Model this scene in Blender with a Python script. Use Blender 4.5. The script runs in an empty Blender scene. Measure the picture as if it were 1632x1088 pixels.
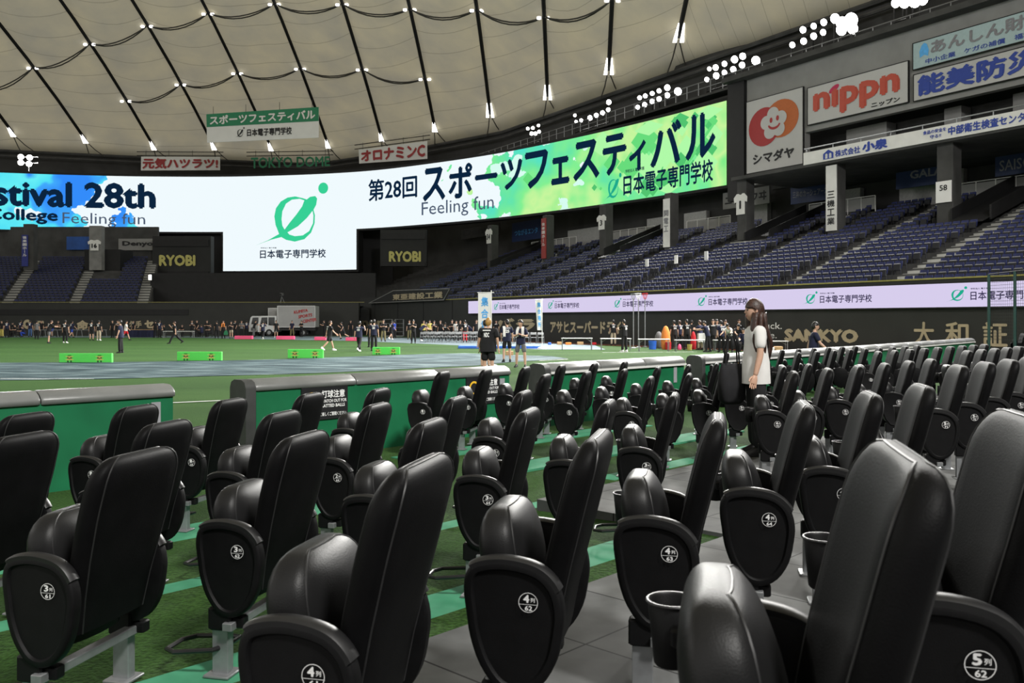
import bpy, math, random
from mathutils import Vector, Matrix
from mathutils.geometry import tessellate_polygon
random.seed(28)
sc = bpy.context.scene
COL = sc.collection
PI = math.pi
# ------------------------------------------------------------------ camera
FX, HY, CX, EYE = 1414.0, 510.0, 816.0, 1.68      # focal length in pixels, horizon row, centre column, eye height
cam_data = bpy.data.cameras.new('camera')
cam_data.sensor_width = 36.0
cam_data.lens = FX / 1632.0 * 36.0
cam_data.shift_y = (HY - 544.0) / 1632.0
cam_data.dof.use_dof = True
cam_data.dof.focus_distance = 9.0
cam_data.dof.aperture_fstop = 8.0
cam_data.clip_start, cam_data.clip_end = 0.05, 600.0
cam = bpy.data.objects.new('camera', cam_data)
cam.location = (0, 0, EYE)
cam.rotation_euler = (PI / 2, 0, 0)
COL.objects.link(cam)
sc.camera = cam
# ------------------------------------------------------------------ sky outside the membrane roof
world = bpy.data.worlds.new('daylight')
sc.world = world
world.use_nodes = True
bg = world.node_tree.nodes['Background']
bg.inputs[0].default_value = (1.0, 0.97, 0.92, 1)
bg.inputs[1].default_value = 0.9
# ------------------------------------------------------------------ floodlight banks round the roof ring
def flood(x, y, z, tx, ty, tz, power, size=5.0, colour=(1.0, 0.98, 0.94)):
    d = bpy.data.lights.new('floodlight', 'AREA')
    d.shape = 'DISK'
    d.size = size
    d.energy = power
    d.color = colour
    d.spread = math.radians(120)
    o = bpy.data.objects.new('floodlight_beam', d)
    o.location = (x, y, z)
    o.rotation_euler = Vector((tx - x, ty - y, tz - z)).to_track_quat('-Z', 'Y').to_euler()
    COL.objects.link(o)
FLOOD = 8200.0
flood(-66, 122, 22.5, -20, 50, 0, FLOOD * 0.6)
for lx, ly, lz in ((5, 92, 24.0), (13.5, 78.5, 24.0), (21, 64.5, 24.2), (26.5, 53.5, 24.2), (30, 38, 24.2)):
    flood(lx, ly, lz, -14, 42, 0, FLOOD)
for lx, ly, lz in ((-62, 20, 24.0), (14, -14, 27.0)):
    flood(lx, ly, lz, -6, 50, 0, FLOOD * (1.1 if ly < 0 else 0.35))
vs = sc.view_settings
vs.view_transform = 'Standard'
vs.look = 'None'
vs.exposure = 0.0
vs.gamma = 1.0
vs.use_curve_mapping = False

# ================================================================== helpers
def at(px, py, d):
    """The point that lies d metres deep behind pixel (px, py) of the photograph."""
    return Vector(((px - CX) / FX * d, d, EYE - (py - HY) / FX * d))

def ground(px, py, z=0.0):
    d = FX * (EYE - z) / (py - HY)
    return Vector(((px - CX) / FX * d, d, z))

class MB:
    """Collects shapes and links them as one mesh object."""
    def __init__(s):
        s.v, s.f, s.m = [], [], []
    def add(s, vs, fs, mi=0):
        o = len(s.v)
        s.v += [tuple(p) for p in vs]
        s.f += [tuple(i + o for i in f) for f in fs]
        s.m += [mi] * len(fs)
    def box(s, c, d, rot=None, mi=0):
        hx, hy, hz = d[0] / 2, d[1] / 2, d[2] / 2
        p = [Vector((x * hx, y * hy, z * hz)) for z in (-1, 1) for y in (-1, 1) for x in (-1, 1)]
        if rot is not None:
            p = [rot @ q for q in p]
        c = Vector(c)
        s.add([q + c for q in p], [(0, 2, 3, 1), (4, 5, 7, 6), (0, 1, 5, 4), (2, 6, 7, 3), (0, 4, 6, 2), (1, 3, 7, 5)], mi)
    def bbox(s, c, d, b=0.01, rot=None, mi=0):
        """box with chamfered vertical and horizontal edges"""
        hx, hy, hz = d[0] / 2, d[1] / 2, d[2] / 2
        rings = []
        for z, k in ((-hz, b), (-hz + b, 0), (hz - b, 0), (hz, b)):
            x, y = hx - k, hy - k
            c2 = b
            rings.append([Vector(q) for q in ((x - c2, -y, z), (x, -y + c2, z), (x, y - c2, z), (x - c2, y, z), (-x + c2, y, z), (-x, y - c2, z), (-x, -y + c2, z), (-x + c2, -y, z))])
        c = Vector(c)
        if rot is not None:
            rings = [[rot @ q for q in r] for r in rings]
        s.loft([[q + c for q in r] for r in rings], mi=mi)
    def loft(s, rings, closed=True, caps=(True, True), mi=0, wrap=False):
        n = len(rings[0])
        vs = [p for r in rings for p in r]
        fs = []
        m = len(rings)
        for i in range(m if wrap else m - 1):
            a, b = i * n, ((i + 1) % m) * n
            for j in range(n if closed else n - 1):
                k = (j + 1) % n
                fs.append((a + j, a + k, b + k, b + j))
        if caps[0] and not wrap:
            fs.append(tuple(range(n - 1, -1, -1)))
        if caps[1] and not wrap:
            fs.append(tuple(range((m - 1) * n, m * n)))
        s.add(vs, fs, mi)
    def tube(s, pts, r, n=6, closed=False, mi=0, caps=True):
        pts = [Vector(p) for p in pts]
        m = len(pts)
        rr = r if isinstance(r, (list, tuple)) else [r] * m
        rings = []
        up = None
        for i, p in enumerate(pts):
            if closed:
                d = pts[(i + 1) % m] - pts[i - 1]
            else:
                d = pts[min(i + 1, m - 1)] - pts[max(i - 1, 0)]
            d.normalize()
            if up is None:
                up = Vector((0, 0, 1)) if abs(d.z) < 0.9 else Vector((1, 0, 0))
            a = d.cross(up)
            if a.length < 1e-6:
                a = d.orthogonal()
            a.normalize()
            b = a.cross(d)
            up = b
            rings.append([p + a * (math.cos(2 * PI * k / n) * rr[i]) + b * (math.sin(2 * PI * k / n) * rr[i]) for k in range(n)])
        s.loft(rings, caps=(caps and not closed, caps and not closed), wrap=closed, mi=mi)
    def lathe(s, c, prof, n=16, mi=0, caps=(True, True), ax=None):
        c = Vector(c)
        rings = []
        for r, z in prof:
            ring = [Vector((math.cos(2 * PI * k / n) * r, math.sin(2 * PI * k / n) * r, z)) for k in range(n)]
            if ax is not None:
                ring = [ax @ q for q in ring]
            rings.append([q + c for q in ring])
        s.loft(rings, caps=caps, mi=mi)
    def ball(s, c, r, n=10, m=7, mi=0, rot=None):
        r = (r, r, r) if not isinstance(r, (tuple, list)) else r
        c = Vector(c)
        rings = []
        for i in range(m + 1):
            t = -PI / 2 + PI * min(max(i / m, 0.03), 0.97)
            ring = [Vector((math.cos(t) * math.cos(2 * PI * k / n) * r[0], math.cos(t) * math.sin(2 * PI * k / n) * r[1], math.sin(t) * r[2])) for k in range(n)]
            if rot is not None:
                ring = [rot @ q for q in ring]
            rings.append([q + c for q in ring])
        s.loft(rings, mi=mi)
    def prism(s, outline, fn, d0, d1, mi=0):
        """outline: 2D points; fn(a, b, depth) -> 3D"""
        s.loft([[fn(a, b, d0) for a, b in outline], [fn(a, b, d1) for a, b in outline]], mi=mi)
    def poly(s, loops, fn, mi=0):
        """flat polygon with holes; fn(a, b) -> 3D"""
        L = [[Vector((a, b, 0)) for a, b in lp] for lp in loops]
        tri = tessellate_polygon(L)
        s.add([fn(p.x, p.y) for lp in L for p in lp], [tuple(t) for t in tri], mi)
    def mesh(s, name, mats, smooth=True, sharp=0.6):
        me = bpy.data.meshes.new(name)
        me.from_pydata(s.v, [], s.f)
        for m in (mats if isinstance(mats, (list, tuple)) else [mats]):
            me.materials.append(m)
        me.polygons.foreach_set('material_index', s.m)
        if smooth:
            me.polygons.foreach_set('use_smooth', [True] * len(s.f))
            me.set_sharp_from_angle(angle=sharp)
        me.update()
        return me
    def build(s, name, mats, parent=None, smooth=True, sharp=0.6, label=None):
        return obj(name, s.mesh(name, mats, smooth, sharp), parent, label)

def obj(name, me, parent=None, label=None):
    o = bpy.data.objects.new(name, me)
    COL.objects.link(o)
    if parent is not None:
        o.parent = parent
    if label:
        o['label'] = label
    return o

def tag(o, label, cat, group=None, kind=None):
    o['label'] = label
    o['category'] = cat
    if group:
        o['group'] = group
    if kind:
        o['kind'] = kind
    return o

def thing(name, label, cat, loc=(0, 0, 0), rz=0.0, group=None):
    o = bpy.data.objects.new(name, None)
    o.empty_display_size = 0.1
    COL.objects.link(o)
    o.location = loc
    o.rotation_euler = (0, 0, rz)
    return tag(o, label, cat, group)

KIDS = {}
def copy_tree(o, parent=None):
    c = o.copy()
    COL.objects.link(c)
    if parent is not None:
        c.parent = parent
    for ch in list(o.children):
        copy_tree(ch, c)
    return c

def structure(mb, name, mats, smooth=False, label=None, cat=None):
    o = mb.build(name, mats, None, smooth)
    o['kind'] = 'structure'
    if label:
        o['label'] = label
    if cat:
        o['category'] = cat
    return o

# ================================================================== materials
def mat(name, rgb, rough=0.6, metal=0.0, vary=0.12, scale=6.0, bump=0.0, bscale=None, spec=0.5, coat=0.0):
    m = bpy.data.materials.new(name)
    m.use_nodes = True
    nt = m.node_tree
    p = nt.nodes['Principled BSDF']
    p.inputs['Roughness'].default_value = rough
    p.inputs['Metallic'].default_value = metal
    p.inputs['Specular IOR Level'].default_value = spec
    if coat:
        p.inputs['Coat Weight'].default_value = coat
    tc = nt.nodes.new('ShaderNodeTexCoord')
    nz = nt.nodes.new('ShaderNodeTexNoise')
    nz.inputs['Scale'].default_value = scale
    nz.inputs['Detail'].default_value = 3.0
    nt.links.new(tc.outputs['Object'], nz.inputs['Vector'])
    rp = nt.nodes.new('ShaderNodeValToRGB')
    rp.color_ramp.elements[0].position = 0.3
    rp.color_ramp.elements[1].position = 0.7
    rp.color_ramp.elements[0].color = [c * (1 - vary) for c in rgb] + [1]
    rp.color_ramp.elements[1].color = [min(1, c * (1 + vary)) for c in rgb] + [1]
    nt.links.new(nz.outputs['Fac'], rp.inputs['Fac'])
    nt.links.new(rp.outputs['Color'], p.inputs['Base Color'])
    if bump:
        nb = nt.nodes.new('ShaderNodeTexNoise')
        nb.inputs['Scale'].default_value = bscale or scale * 6
        nb.inputs['Detail'].default_value = 2.0
        nt.links.new(tc.outputs['Object'], nb.inputs['Vector'])
        bp = nt.nodes.new('ShaderNodeBump')
        bp.inputs['Strength'].default_value = bump
        bp.inputs['Distance'].default_value = 0.01
        nt.links.new(nb.outputs['Fac'], bp.inputs['Height'])
        nt.links.new(bp.outputs['Normal'], p.inputs['Normal'])
    return m

def glow(name, rgb, strength=1.0):
    m = bpy.data.materials.new(name)
    m.use_nodes = True
    nt = m.node_tree
    nt.nodes.remove(nt.nodes['Principled BSDF'])
    e = nt.nodes.new('ShaderNodeEmission')
    e.inputs[0].default_value = (*rgb, 1)
    e.inputs[1].default_value = strength
    nt.links.new(e.outputs[0], nt.nodes['Material Output'].inputs[0])
    return m

def srgb(r, g, b):
    return tuple(((c / 255) / 12.92 if c / 255 <= 0.04045 else ((c / 255 + 0.055) / 1.055) ** 2.4) for c in (r, g, b))

M = {}
M['leather'] = mat('black_leather', (0.0052, 0.0052, 0.0057), 0.52, vary=0.2, scale=9, bump=0.10, bscale=260, spec=0.09)
M['sheen_leather'] = mat('black_leather_sheen', (0.011, 0.011, 0.0115), 0.44, vary=0.15, scale=9, bump=0.08, bscale=260, spec=0.24)  # paler, glossier copy of the leather, top-lit sheen of the cushions put into colour
M['stitch'] = mat('leather_piping', (0.022, 0.022, 0.023), 0.45, vary=0.2, scale=30)
M['plastic'] = mat('black_moulded_plastic', (0.0045, 0.0045, 0.005), 0.55, vary=0.2, scale=20, bump=0.12, bscale=400, spec=0.2)
M['armpad'] = mat('black_arm_pad', (0.015, 0.015, 0.016), 0.42, vary=0.15, scale=12, spec=0.5)
M['steel'] = mat('galvanised_steel', (0.30, 0.31, 0.32), 0.5, 0.6, vary=0.15, scale=14)
M['white_print'] = mat('white_print', (0.9, 0.9, 0.9), 0.6, vary=0.02)
M['black_metal'] = mat('black_painted_metal', (0.015, 0.015, 0.016), 0.4, vary=0.2, scale=12)
M['dark_wall'] = mat('dark_painted_wall', (0.017, 0.018, 0.018), 0.8, vary=0.25, scale=0.5)
M['wall_pad'] = mat('charcoal_wall_padding', (0.020, 0.021, 0.019), 0.7, vary=0.15, scale=0.8)
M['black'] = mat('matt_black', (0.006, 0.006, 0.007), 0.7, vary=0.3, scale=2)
M['concrete'] = mat('grey_concrete', (0.20, 0.20, 0.195), 0.85, vary=0.18, scale=1.2)
M['dark_concrete'] = mat('dark_concrete', (0.055, 0.055, 0.054), 0.9, vary=0.25, scale=0.8)
M['white_paint'] = mat('white_painted_panel', (0.72, 0.72, 0.70), 0.6, vary=0.05, scale=1.5)
M['sign_white'] = mat('white_sign_face', (0.80, 0.80, 0.79), 0.5, vary=0.03, scale=1.0)
M['board_white'] = mat('white_board_face', (0.50, 0.50, 0.495), 0.5, vary=0.03, scale=1.0)
M['grey_wall'] = mat('grey_fascia_wall', (0.26, 0.26, 0.255), 0.8, vary=0.1, scale=0.7)
M['seat_pan'] = mat('grey_seat_pan', (0.012, 0.013, 0.017), 0.7, vary=0.3, scale=3)
M['panel_grey'] = mat('pale_concourse_panel', (0.42, 0.42, 0.41), 0.8)
M['stair'] = mat('pale_stair_concrete', (0.30, 0.30, 0.285), 0.9, vary=0.15, scale=1.5)
M['seat_blue'] = mat('blue_moulded_seat', (0.010, 0.016, 0.082), 0.6, vary=0.25, scale=3)
M['tan'] = mat('tan_letter_paint', (0.43, 0.36, 0.235), 0.7, vary=0.08, scale=3)
M['fence_green'] = mat('green_fence_panel', (0.008, 0.155, 0.062), 0.5, vary=0.12, scale=2.5)
M['plank_green'] = mat('pale_green_painted_plank', (0.060, 0.27, 0.15), 0.8, vary=0.14, scale=5, spec=0.2)
M['grey_vinyl'] = mat('grey_vinyl_padding', (0.165, 0.17, 0.165), 0.36, vary=0.12, scale=3, bump=0.25, bscale=8)
M['dark_vinyl'] = mat('dark_vinyl_padding', (0.035, 0.037, 0.036), 0.5, vary=0.2, scale=6)
M['grey_strip'] = mat('grey_tape', (0.35, 0.35, 0.38), 0.5)
M['yellow'] = mat('yellow_paint', (0.85, 0.50, 0.03), 0.5)
M['navy'] = mat('navy_fabric', (0.008, 0.011, 0.040), 0.85, vary=0.2, scale=8)
M['blackcloth'] = mat('black_fabric', (0.008, 0.008, 0.010), 0.9, vary=0.25, scale=8)
M['greycloth'] = mat('grey_fabric', (0.14, 0.14, 0.145), 0.9, vary=0.15, scale=10)
M['beigecloth'] = mat('beige_fabric', (0.48, 0.41, 0.30), 0.9, vary=0.12, scale=10)
M['khakicloth'] = mat('khaki_fabric', (0.17, 0.15, 0.07), 0.9, vary=0.15, scale=10)
M['bluecloth'] = mat('blue_fabric', (0.02, 0.06, 0.42), 0.9, vary=0.15, scale=10)
M['denim'] = mat('blue_denim', (0.06, 0.13, 0.30), 0.9, vary=0.2, scale=20)
M['redcloth'] = mat('red_fabric', (0.55, 0.02, 0.03), 0.9, vary=0.12, scale=10)
M['whitecloth'] = mat('white_fabric', (0.72, 0.71, 0.69), 0.9, vary=0.06, scale=6)
M['yellowcloth'] = mat('pale_yellow_fabric', (0.62, 0.52, 0.14), 0.9, vary=0.1, scale=10)
M['orangecloth'] = mat('orange_fabric', (0.75, 0.24, 0.05), 0.9, vary=0.1, scale=10)
M['skin'] = mat('skin', (0.56, 0.34, 0.24), 0.55, vary=0.06, scale=10)
M['hair_black'] = mat('black_hair', (0.009, 0.008, 0.008), 0.45, vary=0.3, scale=40)
M['hair_brown'] = mat('dark_brown_hair', (0.040, 0.017, 0.011), 0.42, vary=0.5, scale=22, bump=0.5, bscale=90)
M['hair_blond'] = mat('bleached_hair', (0.42, 0.23, 0.06), 0.5, vary=0.25, scale=40)
M['lips'] = mat('lips', (0.40, 0.13, 0.10), 0.5)
M['white_shoe'] = mat('white_shoe', (0.75, 0.75, 0.75), 0.6)
M['lime'] = mat('bright_green_board', (0.10, 0.72, 0.10), 0.5, vary=0.05, scale=2)
M['pink'] = mat('pink_foam_block', (0.88, 0.10, 0.24), 0.6, vary=0.06, scale=2)
M['blue_mat'] = mat('blue_gym_mat', (0.03, 0.14, 0.62), 0.6, vary=0.12, scale=3)
M['blue_panel'] = mat('blue_panel', (0.015, 0.08, 0.33), 0.6, vary=0.12, scale=2)
M['cardboard'] = mat('brown_cardboard', (0.46, 0.29, 0.14), 0.8, vary=0.1, scale=5)
M['truck_white'] = mat('white_truck_paint', (0.62, 0.63, 0.63), 0.35, vary=0.04, scale=1)
M['truck_grey'] = mat('grey_truck_box', (0.32, 0.32, 0.32), 0.5, vary=0.08, scale=1)
M['tyre'] = mat('black_rubber', (0.012, 0.012, 0.012), 0.8)
M['glass_dark'] = mat('dark_window_glass', (0.012, 0.014, 0.016), 0.08, spec=0.7)
M['red_ink'] = mat('red_sign_paint', (0.36, 0.020, 0.022), 0.5, vary=0.05)
M['orange_ink'] = mat('orange_sign_paint', (0.48, 0.12, 0.025), 0.5, vary=0.05)
M['nippn_red'] = mat('red_orange_sign_paint', (0.50, 0.075, 0.045), 0.5, vary=0.05)
M['blue_ink'] = mat('blue_sign_paint', (0.022, 0.055, 0.33), 0.5, vary=0.05)
M['black_ink'] = mat('black_sign_paint', (0.010, 0.010, 0.012), 0.6)
M['green_ink'] = mat('green_sign_paint', (0.012, 0.22, 0.10), 0.5, vary=0.06)
M['grey_ink'] = mat('grey_sign_paint', (0.22, 0.22, 0.24), 0.6)
M['sky_ink'] = mat('sky_blue_sign_paint', (0.10, 0.42, 0.85), 0.6)
M['navy_sign'] = mat('navy_blue_sign', (0.012, 0.028, 0.10), 0.5, vary=0.15)
M['gold_ink'] = mat('dull_gold_paint', (0.50, 0.46, 0.14), 0.6)
M['banner_red'] = mat('red_vertical_banner', (0.33, 0.035, 0.03), 0.6)
M['banner_blue'] = mat('blue_vertical_banner', (0.02, 0.03, 0.20), 0.6)
M['net_green'] = mat('dark_green_pole_paint', (0.010, 0.055, 0.045), 0.5)
M['cable'] = mat('black_roof_cable', (0.004, 0.004, 0.004), 0.8)
M['thin_cable'] = mat('grey_roof_rope', (0.055, 0.052, 0.045), 0.8)
M['lamp'] = glow('floodlight_glass', (1.0, 0.98, 0.93), 14.0)
M['rooflight'] = glow('roof_node_glow', (1.0, 0.98, 0.95), 3.5)  # glow shared by the node lamps and the daylit fabric panes
M['small_lamp'] = glow('stand_lamp', (1.0, 0.97, 0.9), 3.0)
M['led_ink'] = glow('screen_navy', srgb(12, 36, 62), 1.0)
M['led_grey'] = glow('screen_slate', srgb(74, 88, 110), 1.0)
M['led_green'] = glow('screen_green', srgb(56, 208, 150), 1.0)
M['led_teal'] = glow('screen_teal', srgb(30, 170, 140), 1.0)

# --- special surfaces
def grass_mat():
    m = bpy.data.materials.new('artificial_turf')
    m.use_nodes = True
    nt = m.node_tree
    N, L = nt.nodes, nt.links
    p = N['Principled BSDF']
    p.inputs['Roughness'].default_value = 0.95
    p.inputs['Specular IOR Level'].default_value = 0.15
    p.inputs['Sheen Weight'].default_value = 0.11
    p.inputs['Sheen Roughness'].default_value = 0.45
    p.inputs['Sheen Tint'].default_value = (0.36, 0.85, 0.24, 1)
    tc = N.new('ShaderNodeTexCoord')
    mp = N.new('ShaderNodeMapping')
    mp.inputs['Scale'].default_value = (0.25, 1.0, 1.0)
    L.new(tc.outputs['Object'], mp.inputs['Vector'])
    n1 = N.new('ShaderNodeTexNoise'); n1.inputs['Scale'].default_value = 0.35; n1.inputs['Detail'].default_value = 5
    n2 = N.new('ShaderNodeTexNoise'); n2.inputs['Scale'].default_value = 45.0; n2.inputs['Detail'].default_value = 4
    L.new(mp.outputs['Vector'], n1.inputs['Vector'])
    L.new(tc.outputs['Object'], n2.inputs['Vector'])
    r1 = N.new('ShaderNodeValToRGB')
    r1.color_ramp.elements[0].position = 0.35; r1.color_ramp.elements[0].color = (0.014, 0.040, 0.006, 1)
    r1.color_ramp.elements[1].position = 0.68; r1.color_ramp.elements[1].color = (0.036, 0.080, 0.016, 1)
    r2 = N.new('ShaderNodeValToRGB')
    r2.color_ramp.elements[0].position = 0.35; r2.color_ramp.elements[0].color = (0.35, 0.35, 0.35, 1)
    r2.color_ramp.elements[1].position = 0.62; r2.color_ramp.elements[1].color = (1.15, 1.15, 1.15, 1)
    L.new(n1.outputs['Fac'], r1.inputs['Fac']); L.new(n2.outputs['Fac'], r2.inputs['Fac'])
    mx = N.new('ShaderNodeMix'); mx.data_type = 'RGBA'; mx.blend_type = 'MULTIPLY'; mx.inputs[0].default_value = 1.0
    L.new(r1.outputs['Color'], mx.inputs[6]); L.new(r2.outputs['Color'], mx.inputs[7])
    L.new(mx.outputs[2], p.inputs['Base Color'])
    bp = N.new('ShaderNodeBump'); bp.inputs['Strength'].default_value = 0.8; bp.inputs['Distance'].default_value = 0.02
    L.new(n2.outputs['Fac'], bp.inputs['Height']); L.new(bp.outputs['Normal'], p.inputs['Normal'])
    return m
M['turf'] = grass_mat()

def stretched(name, c0, c1, c2, scale, nscale, rough):
    m = bpy.data.materials.new(name)
    m.use_nodes = True
    nt = m.node_tree
    N, L = nt.nodes, nt.links
    p = N['Principled BSDF']; p.inputs['Roughness'].default_value = rough; p.inputs['Specular IOR Level'].default_value = 0.2
    tc = N.new('ShaderNodeTexCoord'); mp = N.new('ShaderNodeMapping'); mp.inputs['Scale'].default_value = scale
    nz = N.new('ShaderNodeTexNoise'); nz.inputs['Scale'].default_value = nscale; nz.inputs['Detail'].default_value = 6; nz.inputs['Distortion'].default_value = 0.6
    L.new(tc.outputs['Object'], mp.inputs['Vector']); L.new(mp.outputs['Vector'], nz.inputs['Vector'])
    r = N.new('ShaderNodeValToRGB')
    r.color_ramp.elements[0].position = 0.36; r.color_ramp.elements[0].color = (*c0, 1)
    r.color_ramp.elements[1].position = 0.66; r.color_ramp.elements[1].color = (*c2, 1)
    e = r.color_ramp.elements.new(0.5); e.color = (*c1, 1)
    L.new(nz.outputs['Fac'], r.inputs['Fac']); L.new(r.outputs['Color'], p.inputs['Base Color'])
    bp = N.new('ShaderNodeBump'); bp.inputs['Strength'].default_value = 0.4; bp.inputs['Distance'].default_value = 0.03
    L.new(nz.outputs['Fac'], bp.inputs['Height']); L.new(bp.outputs['Normal'], p.inputs['Normal'])
    return m
M['tarp'] = stretched('blue_grey_tarpaulin', (0.010, 0.028, 0.037), (0.043, 0.080, 0.094), (0.19, 0.26, 0.27), (0.30, 1.5, 1), 1.7, 0.85)
M['track'] = stretched('blue_grey_track', (0.08, 0.115, 0.135), (0.13, 0.175, 0.20), (0.19, 0.235, 0.26), (0.3, 1, 1), 0.8, 0.8)
M['warning_track'] = mat('red_brown_track', (0.20, 0.065, 0.035), 0.9)

def tile_mat():
    m = bpy.data.materials.new('grey_floor_tiles')
    m.use_nodes = True
    nt = m.node_tree
    N, L = nt.nodes, nt.links
    p = N['Principled BSDF']; p.inputs['Roughness'].default_value = 0.8; p.inputs['Specular IOR Level'].default_value = 0.2
    tc = N.new('ShaderNodeTexCoord'); mp = N.new('ShaderNodeMapping')
    mp.inputs['Rotation'].default_value = (0, 0, math.radians(-46.6))
    L.new(tc.outputs['Object'], mp.inputs['Vector'])
    br = N.new('ShaderNodeTexBrick'); br.offset = 0.0
    br.inputs['Scale'].default_value = 1.0
    br.inputs['Brick Width'].default_value = 0.60; br.inputs['Row Height'].default_value = 0.60
    br.inputs['Mortar Size'].default_value = 0.006; br.inputs['Mortar Smooth'].default_value = 0.2
    br.inputs['Color1'].default_value = (0.105, 0.108, 0.108, 1); br.inputs['Color2'].default_value = (0.125, 0.128, 0.125, 1)
    br.inputs['Mortar'].default_value = (0.015, 0.015, 0.015, 1)
    L.new(mp.outputs['Vector'], br.inputs['Vector'])
    nz = N.new('ShaderNodeTexNoise'); nz.inputs['Scale'].default_value = 5.0; nz.inputs['Detail'].default_value = 8
    L.new(tc.outputs['Object'], nz.inputs['Vector'])
    r = N.new('ShaderNodeValToRGB')
    r.color_ramp.elements[0].position = 0.3; r.color_ramp.elements[0].color = (0.72, 0.72, 0.72, 1)
    r.color_ramp.elements[1].position = 0.7; r.color_ramp.elements[1].color = (1.1, 1.1, 1.1, 1)
    L.new(nz.outputs['Fac'], r.inputs['Fac'])
    mx = N.new('ShaderNodeMix'); mx.data_type = 'RGBA'; mx.blend_type = 'MULTIPLY'; mx.inputs[0].default_value = 1.0
    L.new(br.outputs['Color'], mx.inputs[6]); L.new(r.outputs['Color'], mx.inputs[7]); L.new(mx.outputs[2], p.inputs['Base Color'])
    return m
M['tile'] = tile_mat()

def membrane_mat():
    m = bpy.data.materials.new('cream_roof_membrane')
    m.use_nodes = True
    nt = m.node_tree
    N, L = nt.nodes, nt.links
    N.remove(N['Principled BSDF'])
    uv = N.new('ShaderNodeUVMap')
    tc = N.new('ShaderNodeTexCoord')
    nz = N.new('ShaderNodeTexNoise'); nz.inputs['Scale'].default_value = 0.22; nz.inputs['Detail'].default_value = 6
    L.new(tc.outputs['Object'], nz.inputs['Vector'])
    r = N.new('ShaderNodeValToRGB')
    r.color_ramp.elements[0].position = 0.3; r.color_ramp.elements[0].color = (0.47, 0.445, 0.365, 1)
    r.color_ramp.elements[1].position = 0.7; r.color_ramp.elements[1].color = (0.615, 0.56, 0.405, 1)
    L.new(nz.outputs['Fac'], r.inputs['Fac'])
    # welded seams of the fabric every third of a bay
    sx = N.new('ShaderNodeSeparateXYZ'); L.new(uv.outputs['UV'], sx.inputs[0])
    fr = N.new('ShaderNodeMath'); fr.operation = 'FRACT'; L.new(sx.outputs[1], fr.inputs[0])
    lt = N.new('ShaderNodeMath'); lt.operation = 'LESS_THAN'; L.new(fr.outputs[0], lt.inputs[0]); lt.inputs[1].default_value = 0.035
    mx = N.new('ShaderNodeMix'); mx.data_type = 'RGBA'; mx.blend_type = 'MULTIPLY'
    sm = N.new('ShaderNodeMath'); sm.operation = 'MULTIPLY'; sm.inputs[1].default_value = 0.28; L.new(lt.outputs[0], sm.inputs[0])
    L.new(sm.outputs[0], mx.inputs[0]); L.new(r.outputs['Color'], mx.inputs[6]); mx.inputs[7].default_value = (0, 0, 0, 1)
    df = N.new('ShaderNodeBsdfDiffuse'); tr = N.new('ShaderNodeBsdfTranslucent')
    L.new(mx.outputs[2], df.inputs['Color']); L.new(mx.outputs[2], tr.inputs['Color'])
    ms = N.new('ShaderNodeMixShader'); ms.inputs[0].default_value = 0.42
    L.new(df.outputs[0], ms.inputs[1]); L.new(tr.outputs[0], ms.inputs[2])
    L.new(ms.outputs[0], N['Material Output'].inputs[0])
    return m
M['membrane'] = membrane_mat()

# ================================================================== lettering
GLYPH = {}
def glyphs(text, bold=0.0, smear=0.0):
    """Vertices (in a unit box), faces and the aspect of a line of lettering."""
    key = (text, bold, smear)       # smear: strokes thickened by five shifted copies, each a hair in front of the last
    if key in GLYPH:
        return GLYPH[key]
    c = bpy.data.curves.new('lettering', 'FONT')
    c.body = text
    c.size = 1.0
    c.offset = bold
    c.resolution_u = 2
    o = bpy.data.objects.new('lettering', c)
    COL.objects.link(o)
    me = bpy.data.meshes.new_from_object(o.evaluated_get(bpy.context.evaluated_depsgraph_get()))
    vs = [(v.co.x, v.co.y) for v in me.vertices]
    fs = [tuple(p.vertices) for p in me.polygons]
    bpy.data.objects.remove(o); bpy.data.curves.remove(c); bpy.data.meshes.remove(me)
    if smear:
        base, bf = vs, fs
        vs, fs = [], []
        for dx, dy in ((0, 0), (smear, 0), (-smear, 0), (0, smear), (0, -smear)):
            o0 = len(vs)
            vs = vs + [(x + dx, y + dy) for x, y in base]
            fs = fs + [tuple(i + o0 for i in f) for f in bf]
    x0 = min(v[0] for v in vs); x1 = max(v[0] for v in vs); y0 = min(v[1] for v in vs); y1 = max(v[1] for v in vs)
    w, h = max(x1 - x0, 1e-6), max(y1 - y0, 1e-6)
    layer = [0] * len(vs) if not smear else [i // (len(vs) // 5) for i in range(len(vs))]
    GLYPH[key] = ([((x - x0) / w, (y - y0) / h, l) for (x, y), l in zip(vs, layer)], fs, w / h)
    return GLYPH[key]

def letter(mb, text, fn, a0, a1, b0, b1, bold=0.0, smear=0.0, mi=0):
    """Lettering stretched over a0..a1 x b0..b1 and put in space by fn(a, b)."""
    vs, fs, _ = glyphs(text, bold, smear)
    o, e, u = Vector(fn(a0, b0)), Vector(fn(a1, b0)), Vector(fn(a0, b1))
    n = (e - o).cross(u - o).normalized() * (u - o).length * .004
    mb.add([Vector(fn(a0 + (a1 - a0) * x, b0 + (b1 - b0) * y)) + n * l for x, y, l in vs], fs, mi)

def letter_h(mb, text, fn, a0, b0, height, bold=0.0, smear=0.0, mi=0, centre=False):
    asp = glyphs(text, bold, smear)[2]
    w = asp * height
    if centre:
        a0 -= w / 2
    letter(mb, text, fn, a0, a0 + w, b0, b0 + height, bold, smear, mi)
    return a0 + w

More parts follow.
